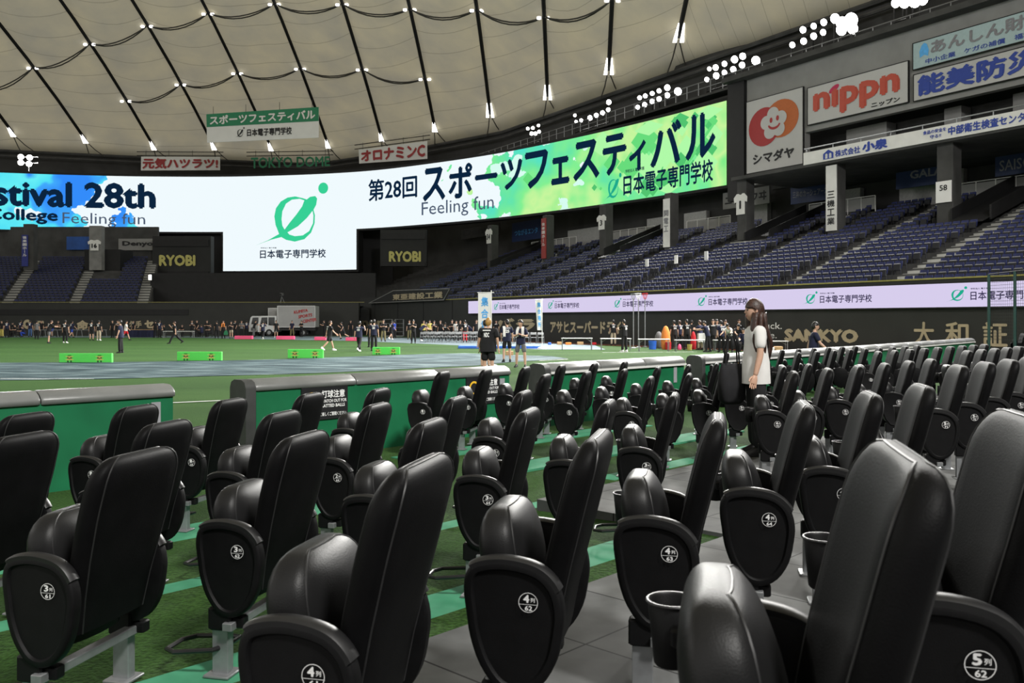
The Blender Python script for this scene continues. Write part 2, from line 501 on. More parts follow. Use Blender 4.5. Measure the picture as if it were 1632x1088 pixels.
def letter_column(mb, text, fn, ac, w, top, bottom, smear=0.02, mi=0):
    n = len(text)
    step = (top - bottom) / n
    for i, ch in enumerate(text):
        if ch == 'ー':
            letter(mb, 'l', fn, ac - w * 0.06, ac + w * 0.06, top - (i + 0.9) * step, top - (i + 0.1) * step, 0, smear, mi)
        else:
            letter(mb, ch, fn, ac - w / 2, ac + w / 2, top - (i + 0.9) * step, top - (i + 0.1) * step, 0, smear, mi)

# the festival's e-shaped emblem: outline and two openings, in a unit box (x right, y up)
_E = [[(25, 582), (100, 552), (172, 512), (150, 455), (142, 400), (152, 350), (182, 308), (225, 284), (272, 278), (318, 290), (345, 300), (365, 284), (398, 280), (410, 296), (404, 335), (387, 366), (396, 400), (394, 450), (372, 508), (330, 548), (270, 562), (216, 550), (186, 532), (120, 548)],
      [(187, 420), (192, 370), (215, 322), (252, 298), (300, 294), (330, 305), (316, 342), (280, 392), (240, 440), (206, 485), (192, 460)],
      [(224, 503), (290, 466), (345, 416), (381, 372), (387, 402), (384, 450), (360, 498), (320, 524), (270, 528), (236, 517)]]
EMBLEM = [[((x - 25) / 455, (582 - y) / 384) for x, y in lp] for lp in _E]
def emblem(mb, fn, a0, a1, b0, b1, mi=0):
    g = lambda x, y: fn(a0 + (a1 - a0) * x, b0 + (b1 - b0) * y)
    mb.poly(EMBLEM, g, mi)
    cx, cy, rx, ry = (448 - 25) / 455, (582 - 233) / 384, 31 / 455, 35 / 384
    mb.poly([[(cx + rx * math.cos(2 * PI * k / 18), cy + ry * math.sin(2 * PI * k / 18)) for k in range(18)]], g, mi)
# ================================================================== frames of reference
def RS(n, t, z):
    """right-hand stand: n metres behind the camera's foot line, t along its front wall"""
    return Vector((0.851 * n + 0.525 * t, 0.525 * n - 0.851 * t, z))
RS_ROT = Matrix.Rotation(math.atan2(-0.851, 0.525), 3, 'Z')      # local x runs along +t
def rs_t(px, n):
    r = (px - CX) / FX
    return (0.525 * n * r - 0.851 * n) / (0.525 + 0.851 * r)
TH = 0.757
DR = Vector((math.sin(TH), math.cos(TH), 0)); NR = Vector((-math.cos(TH), math.sin(TH), 0))
def RW(n, t, z=0.0):
    """field-side seats: n towards the field, t along the rows"""
    return NR * n + DR * t + Vector((0, 0, z))
RW_ROT = Matrix.Rotation(math.atan2(DR.y, DR.x), 3, 'Z')
def ramp_z(n):
    return max(0.0, min(0.135, (6.6 - n) * 0.042))

# ================================================================== ground
b = MB()
b.add([(-110, 3, 0), (70, 3, 0), (70, 150, 0), (-110, 150, 0)], [(0, 1, 2, 3)])
structure(b, 'ground', M['turf'], label='green artificial turf of the playing field')
b = MB()     # turf that rises gently under the seat rows
for n0, n1 in ((2.85, 3.4), (3.4, 5.0), (5.0, 6.6)):
    b.add([RW(n0, -9, ramp_z(n0) + .004), RW(n0, 48, ramp_z(n0) + .004), RW(n1, 48, ramp_z(n1) + .004), RW(n1, -9, ramp_z(n1) + .004)], [(0, 1, 2, 3)])
structure(b, 'ground_seating', M['turf'], smooth=True, label='turf under the rows of black seats')
def slab(name, n0, n1, t0, t1, z0, z1, m, label):
    q = MB()
    q.loft([[RW(n0, t0, z), RW(n0, t1, z), RW(n1, t1, z), RW(n1, t0, z)] for z in (z0, z1)])
    return structure(q, name, m, label=label)
slab('floor_platform', -1.2, 2.95, -9, 5.6, 0.0, 0.282, M['tile'], 'grey tiled platform under row four')
slab('floor_step', -1.2, 1.0, 0.6, 3.6, 0.2, 0.438, M['tile'], 'grey tiled step under row five')
slab('floor_aisle', -1.2, 5.0, 5.6, 13.2, 0.0, 0.167, M['tile'], 'pale grey tiled floor beyond the aisle')
slab('floor_far', -1.2, 6.2, 13.2, 48, 0.0, 0.16, M['tile'], 'pale grey tiled floor under the distant seats')
def ground_poly(name, pts, m, z, label, cat=None, kind=None):
    q = MB()
    P = [ground(x, y) for x, y in pts]
    q.poly([[(p.x, p.y) for p in P]], lambda a, c: Vector((a, c, z)))
    o = q.build(name, m, None, False)
    tag(o, label, cat or 'ground cover', None, kind)
    return o
o = ground_poly('tarpaulin', [(-60, 607), (150, 604.5), (300, 600.5), (470, 596), (600, 590.5), (690, 586), (760, 582.5), (812, 577.5), (905, 571.5), (880, 568), (800, 565), (742, 563), (690, 564), (600, 567), (470, 572), (350, 575), (200, 577), (-60, 578.5)], M['tarp'], 0.012, 'long blue-grey tarpaulin laid across the green turf', 'tarpaulin')
ground_poly('running_track', [(470, 541.5), (560, 543), (680, 548), (760, 551.5), (860, 557), (965, 557), (940, 547), (850, 543), (760, 540.5), (660, 538), (560, 535.8), (470, 535.2), (-60, 535.2), (-60, 537.5), (300, 538)], M['track'], 0.008, 'blue-grey track around the far edge of the turf', 'track', 'structure')['kind'] = 'structure'
q = MB()
for (x0, y0, x1, y1, w) in ((225, 644.8, 372, 638.2, .10), (0, 604, 150, 604.4, .09), (960, 562, 1110, 561, .1), (860, 575, 905, 572.5, .08)):
    A, Bq = ground(x0, y0), ground(x1, y1)
    d = (Bq - A).normalized().cross(Vector((0, 0, 1))) * w / 2
    q.add([p + Vector((0, 0, .016)) for p in (A - d, Bq - d, Bq + d, A + d)], [(0, 1, 2, 3)])
o = q.build('ground_line_markings', M['white_print'], None, False); o['kind'] = 'structure'
q = MB(); q.loft([[RS(36.2, -69, z), RS(36.2, -12, z), RS(38, -12, z), RS(38, -69, z)] for z in (0, .010)])
structure(q, 'ground_warning_track', M['warning_track'])

# ================================================================== right-hand field wall and stand
q = MB(); q.loft([[RS(38, -91, z), RS(38, -8, z), RS(39.0, -8, z), RS(39.0, -91, z)] for z in (0, 3.55)])
structure(q, 'wall_right', M['wall_pad'], label='charcoal padded field wall below the stand')
q = MB(); q.loft([[RS(37.95, -91, z), RS(37.95, -8, z), RS(38.05, -8, z), RS(38.05, -91, z)] for z in (3.55, 3.62)])
structure(q, 'trim_1', mat('dull_yellow_rail', (0.30, 0.27, 0.07), 0.6))
q = MB()
for k in range(14):
    t = -90 + k * 6
    if t < -69:
        q.box(RS(37.98, t, 1.75), (.06, .05, 3.5), RS_ROT)
structure(q, 'trim_2', M['black'])

LED_LAV = glow('ribbon_lavender', srgb(222, 212, 244), 0.93)
rb = thing('ribbon_screen', 'long lavender LED ribbon along the top of the dark field wall', 'screen', RS(38, -40, 0))
rinv = Matrix.Translation(-rb.location)
def rloc(n, t, z):
    return RS(n, t, z) - rb.location
q = MB(); q.loft([[rloc(37.8, -68.6, z), rloc(37.8, -8, z), rloc(37.999, -8, z), rloc(37.999, -68.6, z)] for z in (2.27, 3.34)])
q.build('display', LED_LAV, rb, False)
q = MB()
for z0, z1 in ((2.21, 2.27), (3.34, 3.40)):
    q.loft([[rloc(37.78, -68.7, z), rloc(37.78, -8, z), rloc(37.999, -8, z), rloc(37.999, -68.7, z)] for z in (z0, z1)])
q.build('frame', M['black'], rb, False)
rib_ink = glow('ribbon_ink', srgb(58, 52, 84), 1.0)
for k in range(6):
    tl = -22.6 - 8.1 * k
    f_ = lambda a, c: rloc(37.78, a, c)
    q = MB(); emblem(q, f_, tl - 1.25, tl - 0.25, 2.50, 3.18); q.build('emblem', M['led_teal'], rb, False)
    q = MB(); letter(q, '日本電子専門学校', f_, tl - 0.1, tl + 3.0, 2.56, 2.96, 0, 0.018); q.build('lettering', rib_ink, rb, False); q = MB()
    letter(q, '学校法人 電子学園', f_, tl - 0.1, tl + 0.8, 3.03, 3.10, 0, 0.03)
    q.build('lettering', rib_ink, rb, False)

# tan advertising letters on the field wall
def wall_words(text, px0, px1, z0, z1, smear, m='tan', n=37.98, label=None):
    t0, t1 = rs_t(px0, n), rs_t(px1, n)
    q = MB(); letter(q, text, lambda a, c: RS(n, a, c), t0, t1, z0, z1, 0, smear)
    o = q.build('wall_lettering', M[m], None, False)
    tag(o, label, 'lettering', 'painted letters on the field walls')
    return o
wall_words('アサヒスーパードライ', 877, 990, 0.72, 1.62, .045, label='tan katakana lettering on the field wall behind the white tables')
wall_words('SANKYO', 1250, 1368, 0.52, 1.22, .07, label='tan SANKYO lettering on the dark field wall')
wall_words('大', 1456, 1489, 0.5, 1.6, .02, label='tan character 大 on the field wall, first after SANKYO')
wall_words('和', 1506, 1544, 0.5, 1.6, .02, label='tan character 和 on the field wall, second after SANKYO')
wall_words('証', 1566, 1606, 0.5, 1.6, .02, label='tan character on the field wall behind the dark green net post')
wall_words('luck.\nlife.', 1216, 1246, 0.68, 1.55, 0.0, 'sign_white', label='small white words beside the tan SANKYO lettering')
wall_words('エバラ', 757, 853, 0.75, 1.85, .06, label='tan katakana lettering behind the stacked folding chairs')
wall_words('Canon', 552, 612, 0.85, 2.0, .03, n=37.97, label='tan lettering half hidden by the blue panel')

# stand: concrete steps, aisles, seats
NROW, RD, RH, N0, Z0 = 20, 0.86, 0.325, 39.2, 3.1
def row_t0(j):
    return -91.0 - 0.25 * j if j < 6 else -91.0 - 0.25 * j
q = MB()
prof = [(39.0, 2.4), (39.0, Z0)]
for j in range(NROW):
    n = N0 + RD * j
    prof += [(n + .02 if j else 39.05, Z0 + RH * j), (n + RD, Z0 + RH * j), (n + RD, Z0 + RH * (j + 1))]
prof += [(57.4, Z0 + RH * NROW), (57.4, 2.4)]
q.loft([[RS(n, t, z) for n, z in prof] for t in (-112, -8)])
structure(q, 'floor_stand', M['dark_concrete'], label='stepped concrete of the right-hand stand')
AISLES = [-92.0, -85.2, -78.2, -71.2, -64.2, -57.0, -50.0, -42.6, -35.3, -28.0, -20.8]
VOMS = []      # openings in the stand (t0, t1, first row)
q = MB()
for t in AISLES:
    for j in range(NROW):
        n = N0 + RD * j
        for e, h in ((0.02, 0.0), (0.43, RH / 2)):
            q.loft([[RS(n + e, t - .8, z), RS(n + e, t + .8, z), RS(n + RD - .0, t + .8, z), RS(n + RD, t - .8, z)] for z in (Z0 + RH * j + .002, Z0 + RH * j + h + .03)])
structure(q, 'floor_aisle_stairs', M['stair'])

def seat_shape(mb, base, rot, k=1.0):
    """one tip-up seat: curved back shell over a pan folded up against it"""
    rings = []
    for z, y, w, th in ((.34, .20, .20, .02), (.52, .235, .215, .022), (.70, .27, .215, .022), (.745, .28, .19, .012)):
        rings.append([Vector((-w, y, z)), Vector((0, y + .02, z)), Vector((w, y, z)), Vector((w, y + th * 2, z)), Vector((0, y + th * 2 + .02, z)), Vector((-w, y + th * 2, z))])
    mb.loft([[base + rot @ p for p in r] for r in rings])
    rings = []
    for z, y, w, th in ((.20, .17, .15, .03), (.24, .13, .20, .05), (.56, .155, .20, .045), (.60, .17, .16, .02)):
        rings.append([Vector((-w, y - th, z)), Vector((w, y - th, z)), Vector((w, y + th * .6, z)), Vector((-w, y + th * .6, z))])
    mb.loft([[base + rot @ p for p in r] for r in rings], mi=1)
    for s in (-1, 1):
        mb.box(base + rot @ Vector((s * .17, .2, .15)), (.03, .06, .30), rot, 1)
seat_one = MB(); seat_shape(seat_one, Vector((0, 0, 0)), Matrix.Identity(3))
seat_me = seat_one.mesh('stand_seat', [M['seat_blue'], M['seat_pan']])
def in_aisle(t):
    return any(abs(t - a) < 1.12 for a in AISLES)
def vom(j, t):
    return any(a0 <= t <= a1 and j >= j0 for a0, a1, j0 in VOMS)
places = []
PILLAR_N = 50.6
PILLARS = {}
for px in (1184, 1329, 1508, 1066, 962, 870, 782):
    PILLARS[px] = rs_t(px, PILLAR_N)
for px in (1184, 1508, 962, 782):
    t = PILLARS[px]
    VOMS.append((t - 1.3, t + 3.0, 12))
for px in (1329, 1066, 870):
    t = PILLARS[px]
    VOMS.append((t - .8, t + .8, 12))
for j in range(NROW):
    n = N0 + RD * j
    t = -95.5 + (0.25 if j % 2 else 0)
    while t < -14:
        lim = -93 + (max(0, j - 5) * 0.0)
        if not in_aisle(t) and not vom(j, t) and t > lim:
            places.append((j, n, t))
        t += 0.52
vis = []
for j, n, t in places:
    p = RS(n, t, Z0 + RH * j)
    px = CX + FX * p.x / p.y
    if 575 < px < 1665:
        vis.append((p.y, j, n, t))
vis.sort()
rot_s = RS_ROT
for i, (d, j, n, t) in enumerate(vis[:300]):
    o = bpy.data.objects.new('spectator_chair', seat_me)
    COL.objects.link(o)
    o.location = RS(n, t, Z0 + RH * j)
    o.rotation_euler = (0, 0, math.atan2(-0.851, 0.525))
    tag(o, 'blue tip-up seat in the near end of the stand above the lavender ribbon', 'seat', 'blue seats at the near end of the right-hand stand')
mass = MB()
for d, j, n, t in vis[300:]:
    mass.add([RS(n, t, Z0 + RH * j) + rot_s @ Vector(p) for p in seat_one.v], seat_one.f); mass.m[-len(seat_one.f):] = seat_one.m
o = mass.build('spectator_chairs', [M['seat_blue'], M['seat_pan']], None)
tag(o, 'the many farther blue seats of the right-hand stand', 'seats', None, 'stuff')

# small white notices left on the seats
for px, y, lb in ((1031, 417, 'leftmost small white notice standing among the blue seats'), (1077.5, 411, 'middle small white notice standing among the blue seats'), (1125.5, 405, 'rightmost small white notice standing among the blue seats')):
    best = None
    for i in range(400):
        d = 45 + i * .1; p = at(px, y, d); n = .851 * p.x + .525 * p.y
        e = abs(p.z - (Z0 + (n - N0) * RH / RD + 1.0))
        if best is None or e < best[0]:
            best = (e, p)
    q = MB(); q.box(best[1] + Vector((0, 0, -.1)), (.34, .05, .62), RS_ROT); tag(q.build('paper_notice', M['sign_white'], None, False), lb, 'notice', 'white notices on the stand seats')

# back of the stand under the balcony: concourse wall, railings, doors and blue signs
def rs_box(mb, n0, n1, t0, t1, z0, z1, mi=0):
    mb.loft([[RS(n0, t0, z), RS(n0, t1, z), RS(n1, t1, z), RS(n1, t0, z)] for z in (z0, z1)], mi=mi)
q = MB(); rs_box(q, 60.2, 60.8, -112, -8, 2, 14.2); structure(q, 'wall_concourse', M['dark_wall'])
q = MB(); rs_box(q, 50.0, 62, rs_t(1165, 50), -8, 12.35, 12.6); structure(q, 'ceiling_balcony', M['dark_concrete'])
q = MB()
for t0, t1, z0, z1 in ((-47.2, -44.6, 9.6, 12.0), (-41.2, -36.2, 9.7, 12.3), (-27.5, -24.6, 9.7, 12.2), (-56.5, -54.0, 9.6, 12), (-64.5, -61.5, 9.6, 12.0), (-70, -67, 9.6, 12), (-84, -78, 9.6, 12)):
    rs_box(q, 59.4, 59.9, t0, t1, z0, z1)
structure(q, 'wall_concourse_panels', M['panel_grey'])
RAIL = []
def railing(t0, t1, n=57.0, z=9.75):
    r = thing('concourse_railing', '', 'railing', RS(n, (t0 + t1) / 2, z))
    g = lambda tt, zz: RS(n, tt, z + zz) - r.location
    q = MB(); q.loft([[g(t0, .12), g(t1, .12), g(t1, 1.0), g(t0, 1.0)], [v + Vector((.03, .02, 0)) for v in (g(t0, .12), g(t1, .12), g(t1, 1.0), g(t0, 1.0))]])
    q.build('panel', M['grey_wall'], r, False)
    k = max(2, int((t1 - t0) / 1.2) + 1)
    for i in range(k):
        tt = t0 + (t1 - t0) * i / (k - 1)
        q = MB(); q.tube([g(tt, -.2), g(tt, 1.1)], .035, 6); q.build('post', M['white_paint'], r)
    q = MB(); q.tube([g(t0, 1.1), g(t1, 1.1)], .03, 6); q.build('handrail', M['white_paint'], r)
    RAIL.append(r)
for i, (t0, t1, lb) in enumerate(((-24.5, -19, 'steel railing at the back of the stand under the SAISON sign'), (-36.5, -28.6, 'steel railing at the back of the stand beside the 58 pillar'), (-47.5, -41.5, 'steel railing at the back of the stand under the blue car-share sign'),
                                 (-61.5, -56, 'steel railing at the back of the stand behind the jersey 1 pillar'), (-74, -66, 'steel railing at the back of the stand behind the white vertical banner'), (-88, -79, 'steel railing at the back of the stand near the jersey 3 pillar'))):
    railing(t0, t1)
    RAIL[-1]['label'] = lb
    RAIL[-1]['group'] = 'railings at the back of the right-hand stand'
def rs_sign(name, px0, px1, y0, y1, n, face, texts, label, cat='sign', thick=.12, frame=None):
    """flat signboard on a plane parallel to the stand; texts: (string, a0, a1, b0, b1, material, smear) in 0..1 of the board"""
    t0, t1 = rs_t(px0, n), rs_t(px1, n)
    P0, P1 = RS(n, t0, 0), RS(n, t1, 0)
    zt = EYE + (HY - y0) / FX * P0.y; zb = EYE + (HY - y1) / FX * P0.y
    r = thing(name, label, cat, RS(n, (t0 + t1) / 2, zb), 0, 'advertising boards round the stands')
    g = lambda nn, tt, zz: RS(nn, tt, zz) - r.location
    q = MB(); q.loft([[g(n, t0, z), g(n, t1, z), g(n + thick, t1, z), g(n + thick, t0, z)] for z in (zb, zt)])
    q.build('board', face, r, False)
    fn = lambda a, c: g(n - .02, t0 + (t1 - t0) * a, zb + (zt - zb) * c)
    if frame:
        q = MB(); e = .05
        for (a0, a1, b0, b1) in ((t0 - e, t1 + e, zt, zt + e), (t0 - e, t1 + e, zb - e, zb), (t0 - e, t0, zb, zt), (t1, t1 + e, zb, zt)):
            q.loft([[g(n - .03, a0, z), g(n - .03, a1, z), g(n + thick, a1, z), g(n + thick, a0, z)] for z in (b0, b1)])
        q.build('frame', frame, r, False)
    for s, a0, a1, b0, b1, m, sm in texts:
        q = MB(); letter(q, s, fn, a0, a1, b0, b1, 0, sm); q.build('lettering', M[m], r, False)
    return r, fn
rs_sign('advertising_sign', 1260, 1322, 296, 326, 57.5, M['navy_sign'], [('三井のカーシェアーズ', .06, .96, .3, .66, 'grey_ink', .02)], 'dark blue car-share sign behind the white vertical banner')
rs_sign('advertising_sign', 1428, 1512, 265, 302, 57.5, M['navy_sign'], [('GALA', .28, .90, .35, .7, 'grey_ink', .03)], 'dark blue GALA sign half hidden by the 58 pillar')
rs_sign('advertising_sign', 1586, 1660, 248, 282, 57.5, M['navy_sign'], [('SAISON', .10, 1.02, .22, .72, 'grey_ink', .01)], 'dark blue SAISON sign at the back of the stand')
rs_sign('advertising_sign', 1152, 1226, 308, 334, 57.5, M['grey_wall'], [('ニッカウヰ', .05, .95, .2, .8, 'black_ink', .03)], 'grey sign with black katakana behind the jersey 1 pillar')
rs_sign('advertising_sign', 816, 862, 356, 386, 57.5, M['navy_sign'], [('つながるエンタ', .1, .9, .3, .6, 'sky_ink', .01)], 'dim blue sign behind the red vertical banner')
rs_sign('advertising_sign', 735, 796, 366, 382, 57.5, M['dark_concrete'], [('Denyo', .05, .95, .1, .9, 'black_ink', .04)], 'grey sign with black lettering behind the jersey 34 pillar')

# pillars standing in the stand
def pillar(px, ybase, w=.95):
    t = rs_t(px, PILLAR_N)
    d = RS(PILLAR_N, t, 0).y
    zb = EYE + (HY - ybase) / FX * d - .25
    q = MB(); q.bbox(RS(PILLAR_N + .3, t, (zb + 12.4) / 2), (w, .9, 12.4 - zb), .03, RS_ROT)
    o = structure(q, 'wall_pillar', M['dark_concrete'])
    return t, d
def jersey(px, ytop, ybot, txt, label, w=1.2):
    t, d = pillar(px, ybot + 36)
    n = PILLAR_N - .22
    zt = EYE + (HY - ytop) / FX * d; zb = EYE + (HY - ybot) / FX * d
    r = thing('jersey_plate', label, 'sign', RS(n, t, zb), 0, 'jersey number plates on the stand pillars')
    h = zt - zb
    g = lambda a, c, dd: RS(n - dd, t + a, zb + c) - r.location
    out = [(-.62, 0), (-.62, .62), (-.95, .58), (-1.0, .82), (-.55, 1.0), (-.3, 1.0), (-.15, .95), (.15, .95), (.3, 1.0), (.55, 1.0), (1.0, .82), (.95, .58), (.62, .62), (.62, 0)]
    q = MB(); q.prism([(a * w * .5, c * h) for a, c in out], g, 0, .06); q.build('plate', M['white_paint'], r, False)
    q = MB(); ww = (.07 if txt == '1' else .13 * len(txt)) * w; letter(q, txt, lambda a, c: g(a, c, .075), -ww, ww, h * .26, h * .66, 0, .035); q.build('number', M['black_ink'], r, False)
jersey(1184, 309, 342, '1', 'white jersey-shaped plate with black number 1 on a pillar', 1.35)
jersey(962, 343, 366, '3', 'white jersey-shaped plate with black number 3 on a pillar', 1.4)
jersey(782, 365, 388, '34', 'white jersey-shaped plate with black number 34 on a pillar', 1.5)
def vbanner(px, y0, y1, half, txt, face, ink, label, tb=None):
    t, d = pillar(px, max(y1, 250), .8)
    n = PILLAR_N - .22
    zt = EYE + (HY - y0) / FX * d; zb = EYE + (HY - y1) / FX * d
    w = half * 2 / FX * d * 1.25
    r = thing('vertical_banner', label, 'banner', RS(n, t, zb), 0, 'vertical banners on the stand pillars')
    g = lambda a, c, dd: RS(n - dd, t + a, c) - r.location
    q = MB(); q.loft([[g(-w / 2, z, 0), g(w / 2, z, 0), g(w / 2, z, .08), g(-w / 2, z, .08)] for z in (zb, zt)]); q.build('panel', M[face], r, False)
    q = MB(); tt, bb = tb or (.96, .06)
    letter_column(q, txt, lambda a, c: g(a, c, .095), 0, w * .72, zb + (zt - zb) * tt, zb + (zt - zb) * bb, .022); q.build('lettering', M[ink], r, False)
    return r, g, w, zb, zt
vbanner(1329, 264, 368, 8, '三機工業', 'white_paint', 'black_ink', 'white vertical banner reading 三機工業 on a stand pillar', (.62, .08))
vbanner(1066, 317, 394, 6, '関電工', 'white_paint', 'grey_ink', 'white vertical banner reading 関電工 on a stand pillar', (.78, .30))
vbanner(870, 348, 412, 5, '後楽園ホール', 'banner_red', 'white_paint', 'red vertical banner reading 後楽園ホール on a stand pillar', (.9, .3))
r, g, w, zb, zt = vbanner(1508, 236, 324, 9.5, ' ', 'white_paint', 'white_paint', 'pale pillar panel carrying the number 58') if False else (None,) * 5
t, d = pillar(1508, 352, 1.05)
n = PILLAR_N - .22
zt, zb = EYE + (HY - 289) / FX * d, EYE + (HY - 323) / FX * d
r = thing('number_plate', 'white plate numbered 58 on the broad stand pillar', 'sign', RS(n, t, zb))
g = lambda a, c, dd: RS(n - dd, t + a, c) - r.location
q = MB(); q.loft([[g(-.5, z, 0), g(.5, z, 0), g(.5, z, .06), g(-.5, z, .06)] for z in (zb, zt)]); q.build('plate', M['sign_white'], r, False)
q = MB(); letter(q, '58', lambda a, c: g(a, c, .075), -.25, .25, zb + (zt - zb) * .55, zb + (zt - zb) * .82, 0, .02); q.build('number', M['black_ink'], r, False)
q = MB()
for px in (1184, 1508, 962, 782):      # black sheets laid for the darkness of stairwell openings, with low parapets beside
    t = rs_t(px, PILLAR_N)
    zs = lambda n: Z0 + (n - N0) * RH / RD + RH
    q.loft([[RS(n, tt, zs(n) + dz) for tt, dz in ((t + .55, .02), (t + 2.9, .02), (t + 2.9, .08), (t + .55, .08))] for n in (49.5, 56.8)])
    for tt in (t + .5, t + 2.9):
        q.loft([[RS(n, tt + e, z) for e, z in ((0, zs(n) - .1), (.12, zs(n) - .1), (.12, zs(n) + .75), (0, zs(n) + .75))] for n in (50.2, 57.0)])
structure(q, 'wall_stairwell_shade', M['black'])

# ================================================================== balcony and big advertising boards
q = MB(); TF = rs_t(1186, 54.3); rs_box(q, 54.25, 54.8, TF, -8, 15.9, 21.2); rs_box(q, 54.25, 54.8, TF, rs_t(1284, 54.3), 12.6, 15.9); structure(q, 'wall_fascia', M['grey_wall'])
q = MB(); rs_box(q, 53.9, 54.4, rs_t(1161, 54), rs_t(1187, 54), 11.5, 21.5); structure(q, 'wall_column', M['black'])
q = MB(); rs_box(q, 53.2, 62.5, rs_t(1161, 54), -8, 21.2, 21.6); structure(q, 'ceiling_fascia', M['dark_concrete'])
q = MB(); rs_box(q, 57.5, 58.0, TF, -8, 12.6, 16.0); structure(q, 'wall_boxes', M['dark_concrete'])
q = MB()
for t0, t1 in ((-43.4, -40), (-35.6, -34.4), (-31, -27), (-24.5, -21)):
    rs_box(q, 56.2, 57.3, t0, t1, 12.6, 15.9)
structure(q, 'wall_box_partitions', M['grey_wall'])
bf = thing('balcony_front', 'pale balcony front band with blue lettering under the large boards', 'balcony', RS(50, -35, 12.5))
g = lambda n, t, z: RS(n, t, z) - bf.location
tb0 = rs_t(1282, 50)
q = MB(); q.loft([[g(49.9, tb0, z), g(49.9, -8, z), g(50.2, -8, z), g(50.2, tb0, z)] for z in (12.5, 13.35)]); q.build('band', M['white_paint'], bf, False)
q = MB(); q.tube([g(50.0, tb0, 13.62), g(50.0, -8, 13.62)], .04, 6); q.build('handrail', M['steel'], bf)
for k in range(18):
    tt = tb0 + .2 + k * 2.2
    if tt < -10:
        q = MB(); q.tube([g(50.0, tt, 13.3), g(50.0, tt, 13.62)], .035, 6); q.build('post', M['steel'], bf)
fb = lambda a, c: g(49.87, a, c)
q = MB(); letter(q, '株式会社', fb, rs_t(1333, 50), rs_t(1373, 50), 12.63, 13.1, 0, .03); q.build('lettering', M['blue_ink'], bf, False)
q = MB(); letter(q, '小泉', fb, rs_t(1376, 50), rs_t(1417, 50), 12.62, 13.28, 0, .06); q.build('lettering', M['blue_ink'], bf, False)
q = MB(); letter(q, '中部衛生検査センター', fb, rs_t(1513, 50), rs_t(1652, 50), 12.66, 13.2, 0, .035); q.build('lettering', M['blue_ink'], bf, False)
q = MB(); letter(q, '食品の安全を', fb, rs_t(1473, 50), rs_t(1510, 50), 12.98, 13.22, 0, .03); q.build('lettering', M['blue_ink'], bf, False)
q = MB(); letter(q, '守る!!', fb, rs_t(1484, 50), rs_t(1502, 50), 12.66, 12.9, 0, .03); q.build('lettering', M['blue_ink'], bf, False)
q = MB()
ta = rs_t(1322, 50); tw = .42
q.poly([[(ta - tw, 12.62), (ta - tw, 13.0), (ta, 13.25), (ta + tw, 13.0), (ta + tw, 12.62)], [(ta - .26, 12.66), (ta - .06, 12.66), (ta - .06, 12.95), (ta - .16, 13.02), (ta - .26, 12.95)], [(ta + .06, 12.66), (ta + .26, 12.66), (ta + .26, 12.95), (ta + .16, 13.02), (ta + .06, 12.95)]], fb)
q.build('emblem', M['blue_ink'], bf, False)

r, fn = rs_sign('advertising_board', 1190, 1279.5, 163.5, 277, 54, M['board_white'], [('シマダヤ', .12, .86, .10, .255, 'black_ink', .05)], 'square white board with a smiling flower emblem and black katakana', frame=M['black'])
def blob(mb, cx, cy, rx, ry, n=28, mi=0, fn=fn):
    mb.poly([[(cx + rx * math.cos(2 * PI * k / n), cy + ry * math.sin(2 * PI * k / n)) for k in range(n)]], fn, mi)
def layer(px, k):
    n = 54 - .02 - .012 * k
    t0, t1 = rs_t(1190, 54), rs_t(1279.5, 54)
    d = RS(54, t0, 0).y
    zt = EYE + (HY - 163.5) / FX * d; zb = EYE + (HY - 277) / FX * d
    return lambda a, c: RS(n, t0 + (t1 - t0) * a, zb + (zt - zb) * c) - r.location
q = MB(); blob(q, .635, .66, .30, .255, fn=layer(0, 0)); q.build('emblem', M['orange_ink'], r, False)
q = MB(); blob(q, .33, .60, .285, .265, fn=layer(0, 1)); q.build('emblem', M['red_ink'], r, False)
q = MB()
for k in range(5):
    a = PI / 2 + 2 * PI * k / 5 + .1
    blob(q, .505 + .135 * math.cos(a), .62 + .125 * math.sin(a), .105, .095, fn=layer(0, 2 + .12 * k))
blob(q, .505, .62, .15, .14, fn=layer(0, 2.7)); q.build('flower', M['board_white'], r, False)
q = MB(); blob(q, .46, .665, .026, .036, fn=layer(0, 3.4)); blob(q, .575, .675, .026, .036, fn=layer(0, 3.4))
arc = [(.515 + .115 * math.cos(a), .615 + .085 * math.sin(a)) for a in [PI * 1.08 + k * PI * .84 / 10 for k in range(11)]]
arc += [(.515 + .090 * math.cos(a), .620 + .055 * math.sin(a)) for a in [PI * 1.08 + (10 - k) * PI * .84 / 10 for k in range(11)]]
q.poly([arc], layer(0, 3.4)); q.build('face', M['red_ink'], r, False)

r, fn = rs_sign('advertising_board', 1287.5, 1447, 141, 199, 54, M['board_white'], [('nıppn', .06, .93, .10, .80, 'nippn_red', .045), ('ニップン', .66, .93, .05, .19, 'black_ink', .04)], 'white board with large red-orange nippn lettering', frame=M['black'])
q = MB(); q.poly([[(.285 + .05 * math.cos(a) + .018 * math.sin(a), .80 + .10 * math.sin(a) + .03 * math.cos(a)) for a in [2 * PI * k / 20 for k in range(20)]]], fn)
q.build('dot', mat('crimson_sign_paint', (0.50, 0.02, 0.09), 0.5), r, False)
rs_sign('advertising_board', 1456.5, 1680, 120, 161, 54, M['board_white'], [('能美防災', .03, .92, .12, .92, 'blue_ink', .045)], 'white board with large blue 能美防災 lettering', frame=M['black'])
sk = mat('pale_cyan_sign_face', (0.38, 0.50, 0.52), 0.5, vary=0.04)
r, fn = rs_sign('advertising_board', 1455.5, 1680, 70, 111, 54, sk, [('あんしん財団', .14, .95, .40, .92, 'grey_ink', .035), ('中小企業　ケガの補償　福利厚生', .10, .98, .08, .28, 'blue_ink', .02)], 'pale cyan board with grey hiragana above the blue-lettered board', frame=M['black'])
